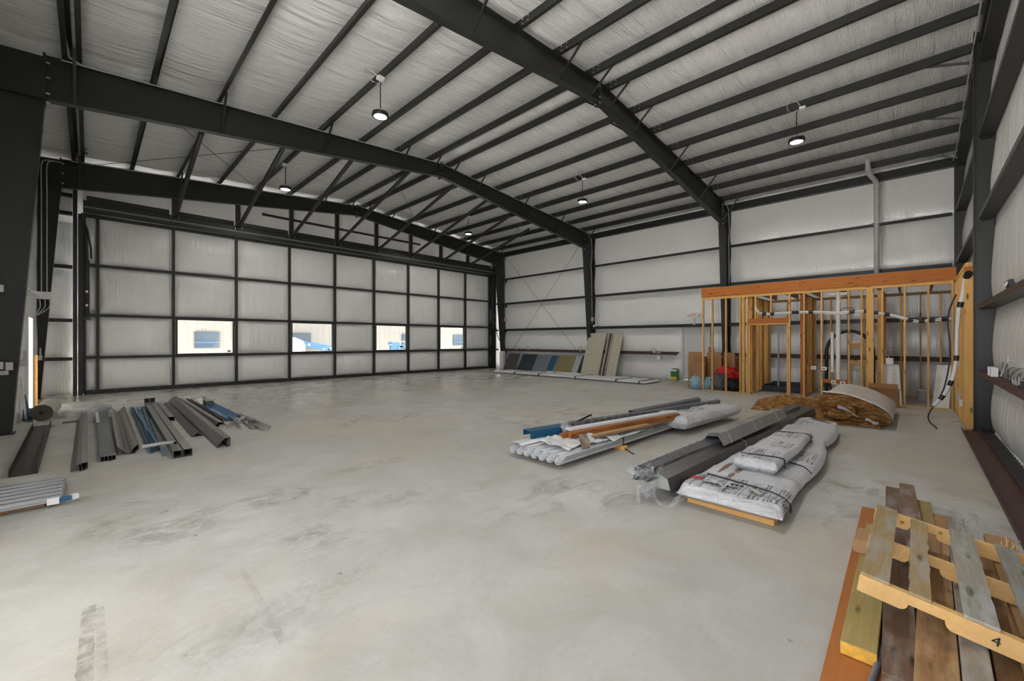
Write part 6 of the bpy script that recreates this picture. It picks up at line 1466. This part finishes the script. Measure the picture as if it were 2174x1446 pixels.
Mr = Matrix(((0, 0, -1), (eY.y, eZ.y, 0), (eY.z, eZ.z, 0))).to_4x4(); fx.matrix_local = Matrix.Translation(fx.location) @ Mr

# ================================================================ SEEN THROUGH THE WINDOWS
FY_ = 21.0
nb = thing('neighbour_building', (12, FY_, 0), 'cream metal building with dark windows seen through the door windows', 'building')
m = MB(); prof = []; x = -8.0
while x < 40: prof += [(x, 0), (x+0.20, 0), (x+0.22, 0.012), (x+0.26, 0.012), (x+0.28, 0)]; x += 0.3
m.strip(prof, (0, FY_, -0.1), (0, FY_, 3.6), 0.02, up=(0, -1, 0)); m.v = [(-vx if False else vx, vy, vz) for vx, vy, vz in m.v]
m.box(-8, 40, FY_+0.1, FY_+6, -0.1, 3.6); m.build('siding', MAT['siding'], nb)
def nbwin(x0, x1, z0, z1, inner=True):
    m = MB(); m.box(x0, x1, FY_-0.09, FY_+0.02, z0, z1); o = m.build('dark_window', MAT['tint'], nb)
    m = MB(); m.box(x0, x1, FY_-0.10, FY_-0.085, z0+0.22, z0+0.25); m.build('window_bar', plain('pale_blue_bar', (0.10, 0.14, 0.19), 0.4), o)
    if inner: m = MB(); m.box(x0+0.15, x1-0.17, FY_-0.095, FY_-0.088, z0+0.06, z0+0.36); m.build('inner_panel', plain('deep_blue_panel', (0.02, 0.045, 0.085), 0.4), o)
for x0, x1, inn in ((2.99, 3.83, True), (6.60, 7.48, False), (12.47, 13.35, False), (16.12, 16.93, True)): nbwin(x0, x1, 1.287, 1.954, inn)
bl = thing('boom_lift', (6.6, 19.6, 0), 'blue boom lift with a white counterweight parked outside the second window', 'boom lift')
m = MB(); m.bar((6.2, 19.6, 1.54), (8.2, 19.6, 1.16), 0.22, 0.27); m.build('boom', MAT['liftblue'], bl)
m = MB(); m.bar((6.86, 19.48, 1.42), (6.95, 19.48, 1.40), 0.03, 0.09); m.bar((7.5, 19.485, 1.22), (7.62, 19.485, 1.20), 0.02, 0.04); m.build('decal', MAT['white'], bl)
m = MB(); m.tube([(7.85, 19.5, 1.22), (7.85, 19.46, 1.22)], 0.06, 12); m.build('pivot_pin', MAT['alum'], bl)
m = MB(); prof = [(5.6, 0.95), (6.68, 0.95), (6.70, 1.38), (6.60, 1.58), (6.3, 1.72), (5.6, 1.78)]
m.add([(x, 19.3, z) for x, z in prof]+[(x, 19.9, z) for x, z in prof], [tuple(range(5, -1, -1)), tuple(range(6, 12))]+[(i, (i+1) % 6, 6+(i+1) % 6, 6+i) for i in range(6)]); m.build('counterweight', MAT['trimw'], bl, bevel=0.04)
m = MB(); m.box(6.32, 6.52, 19.285, 19.3, 1.18, 1.42); m.build('white_plate', MAT['white'], bl)
m = MB(); m.box(5.8, 8.0, 19.3, 20.0, 0.3, 0.95); m.build('chassis', MAT['oldsteel'], bl)
for x in (6.1, 7.7):
    for y in (19.25, 20.1): m = MB(); m.tube([(x, y-0.11, 0.36), (x, y+0.11, 0.36)], 0.40, 20, smooth=False); m.build('wheel', MAT['black'], bl)
bk = thing('lift_basket', (11.2, 19.6, 0), 'blue lift basket with railings standing outside the third window', 'lift basket')
m = MB(); m.box(10.96, 11.42, 19.4, 19.8, 1.31, 1.52); m.box(11.03, 11.65, 19.45, 19.8, 1.02, 1.31); m.box(11.42, 11.72, 19.45, 19.7, 1.24, 1.38); m.build('control_box', MAT['liftblue'], bk)
m = MB()
for pts in ([(10.78, 19.4, 0.0), (10.78, 19.4, 1.38), (10.98, 19.4, 1.38)], [(10.96, 19.4, 0.0), (10.96, 19.4, 1.3)], [(11.38, 19.4, 1.5), (11.65, 19.4, 1.57), (11.76, 19.4, 1.42), (11.76, 19.4, 0.0)], [(10.78, 19.4, 0.95), (11.76, 19.4, 0.95)], [(11.4, 19.4, 0.0), (11.4, 19.4, 1.3)]): m.tube(pts, 0.018, 6)
m.build('railing', MAT['silvert'], bk)
m = MB(); m.box(10.7, 11.85, 19.35, 19.95, -0.05, 0.08); m.build('basket_floor', MAT['oldsteel'], bk)
# lamps placed at the end
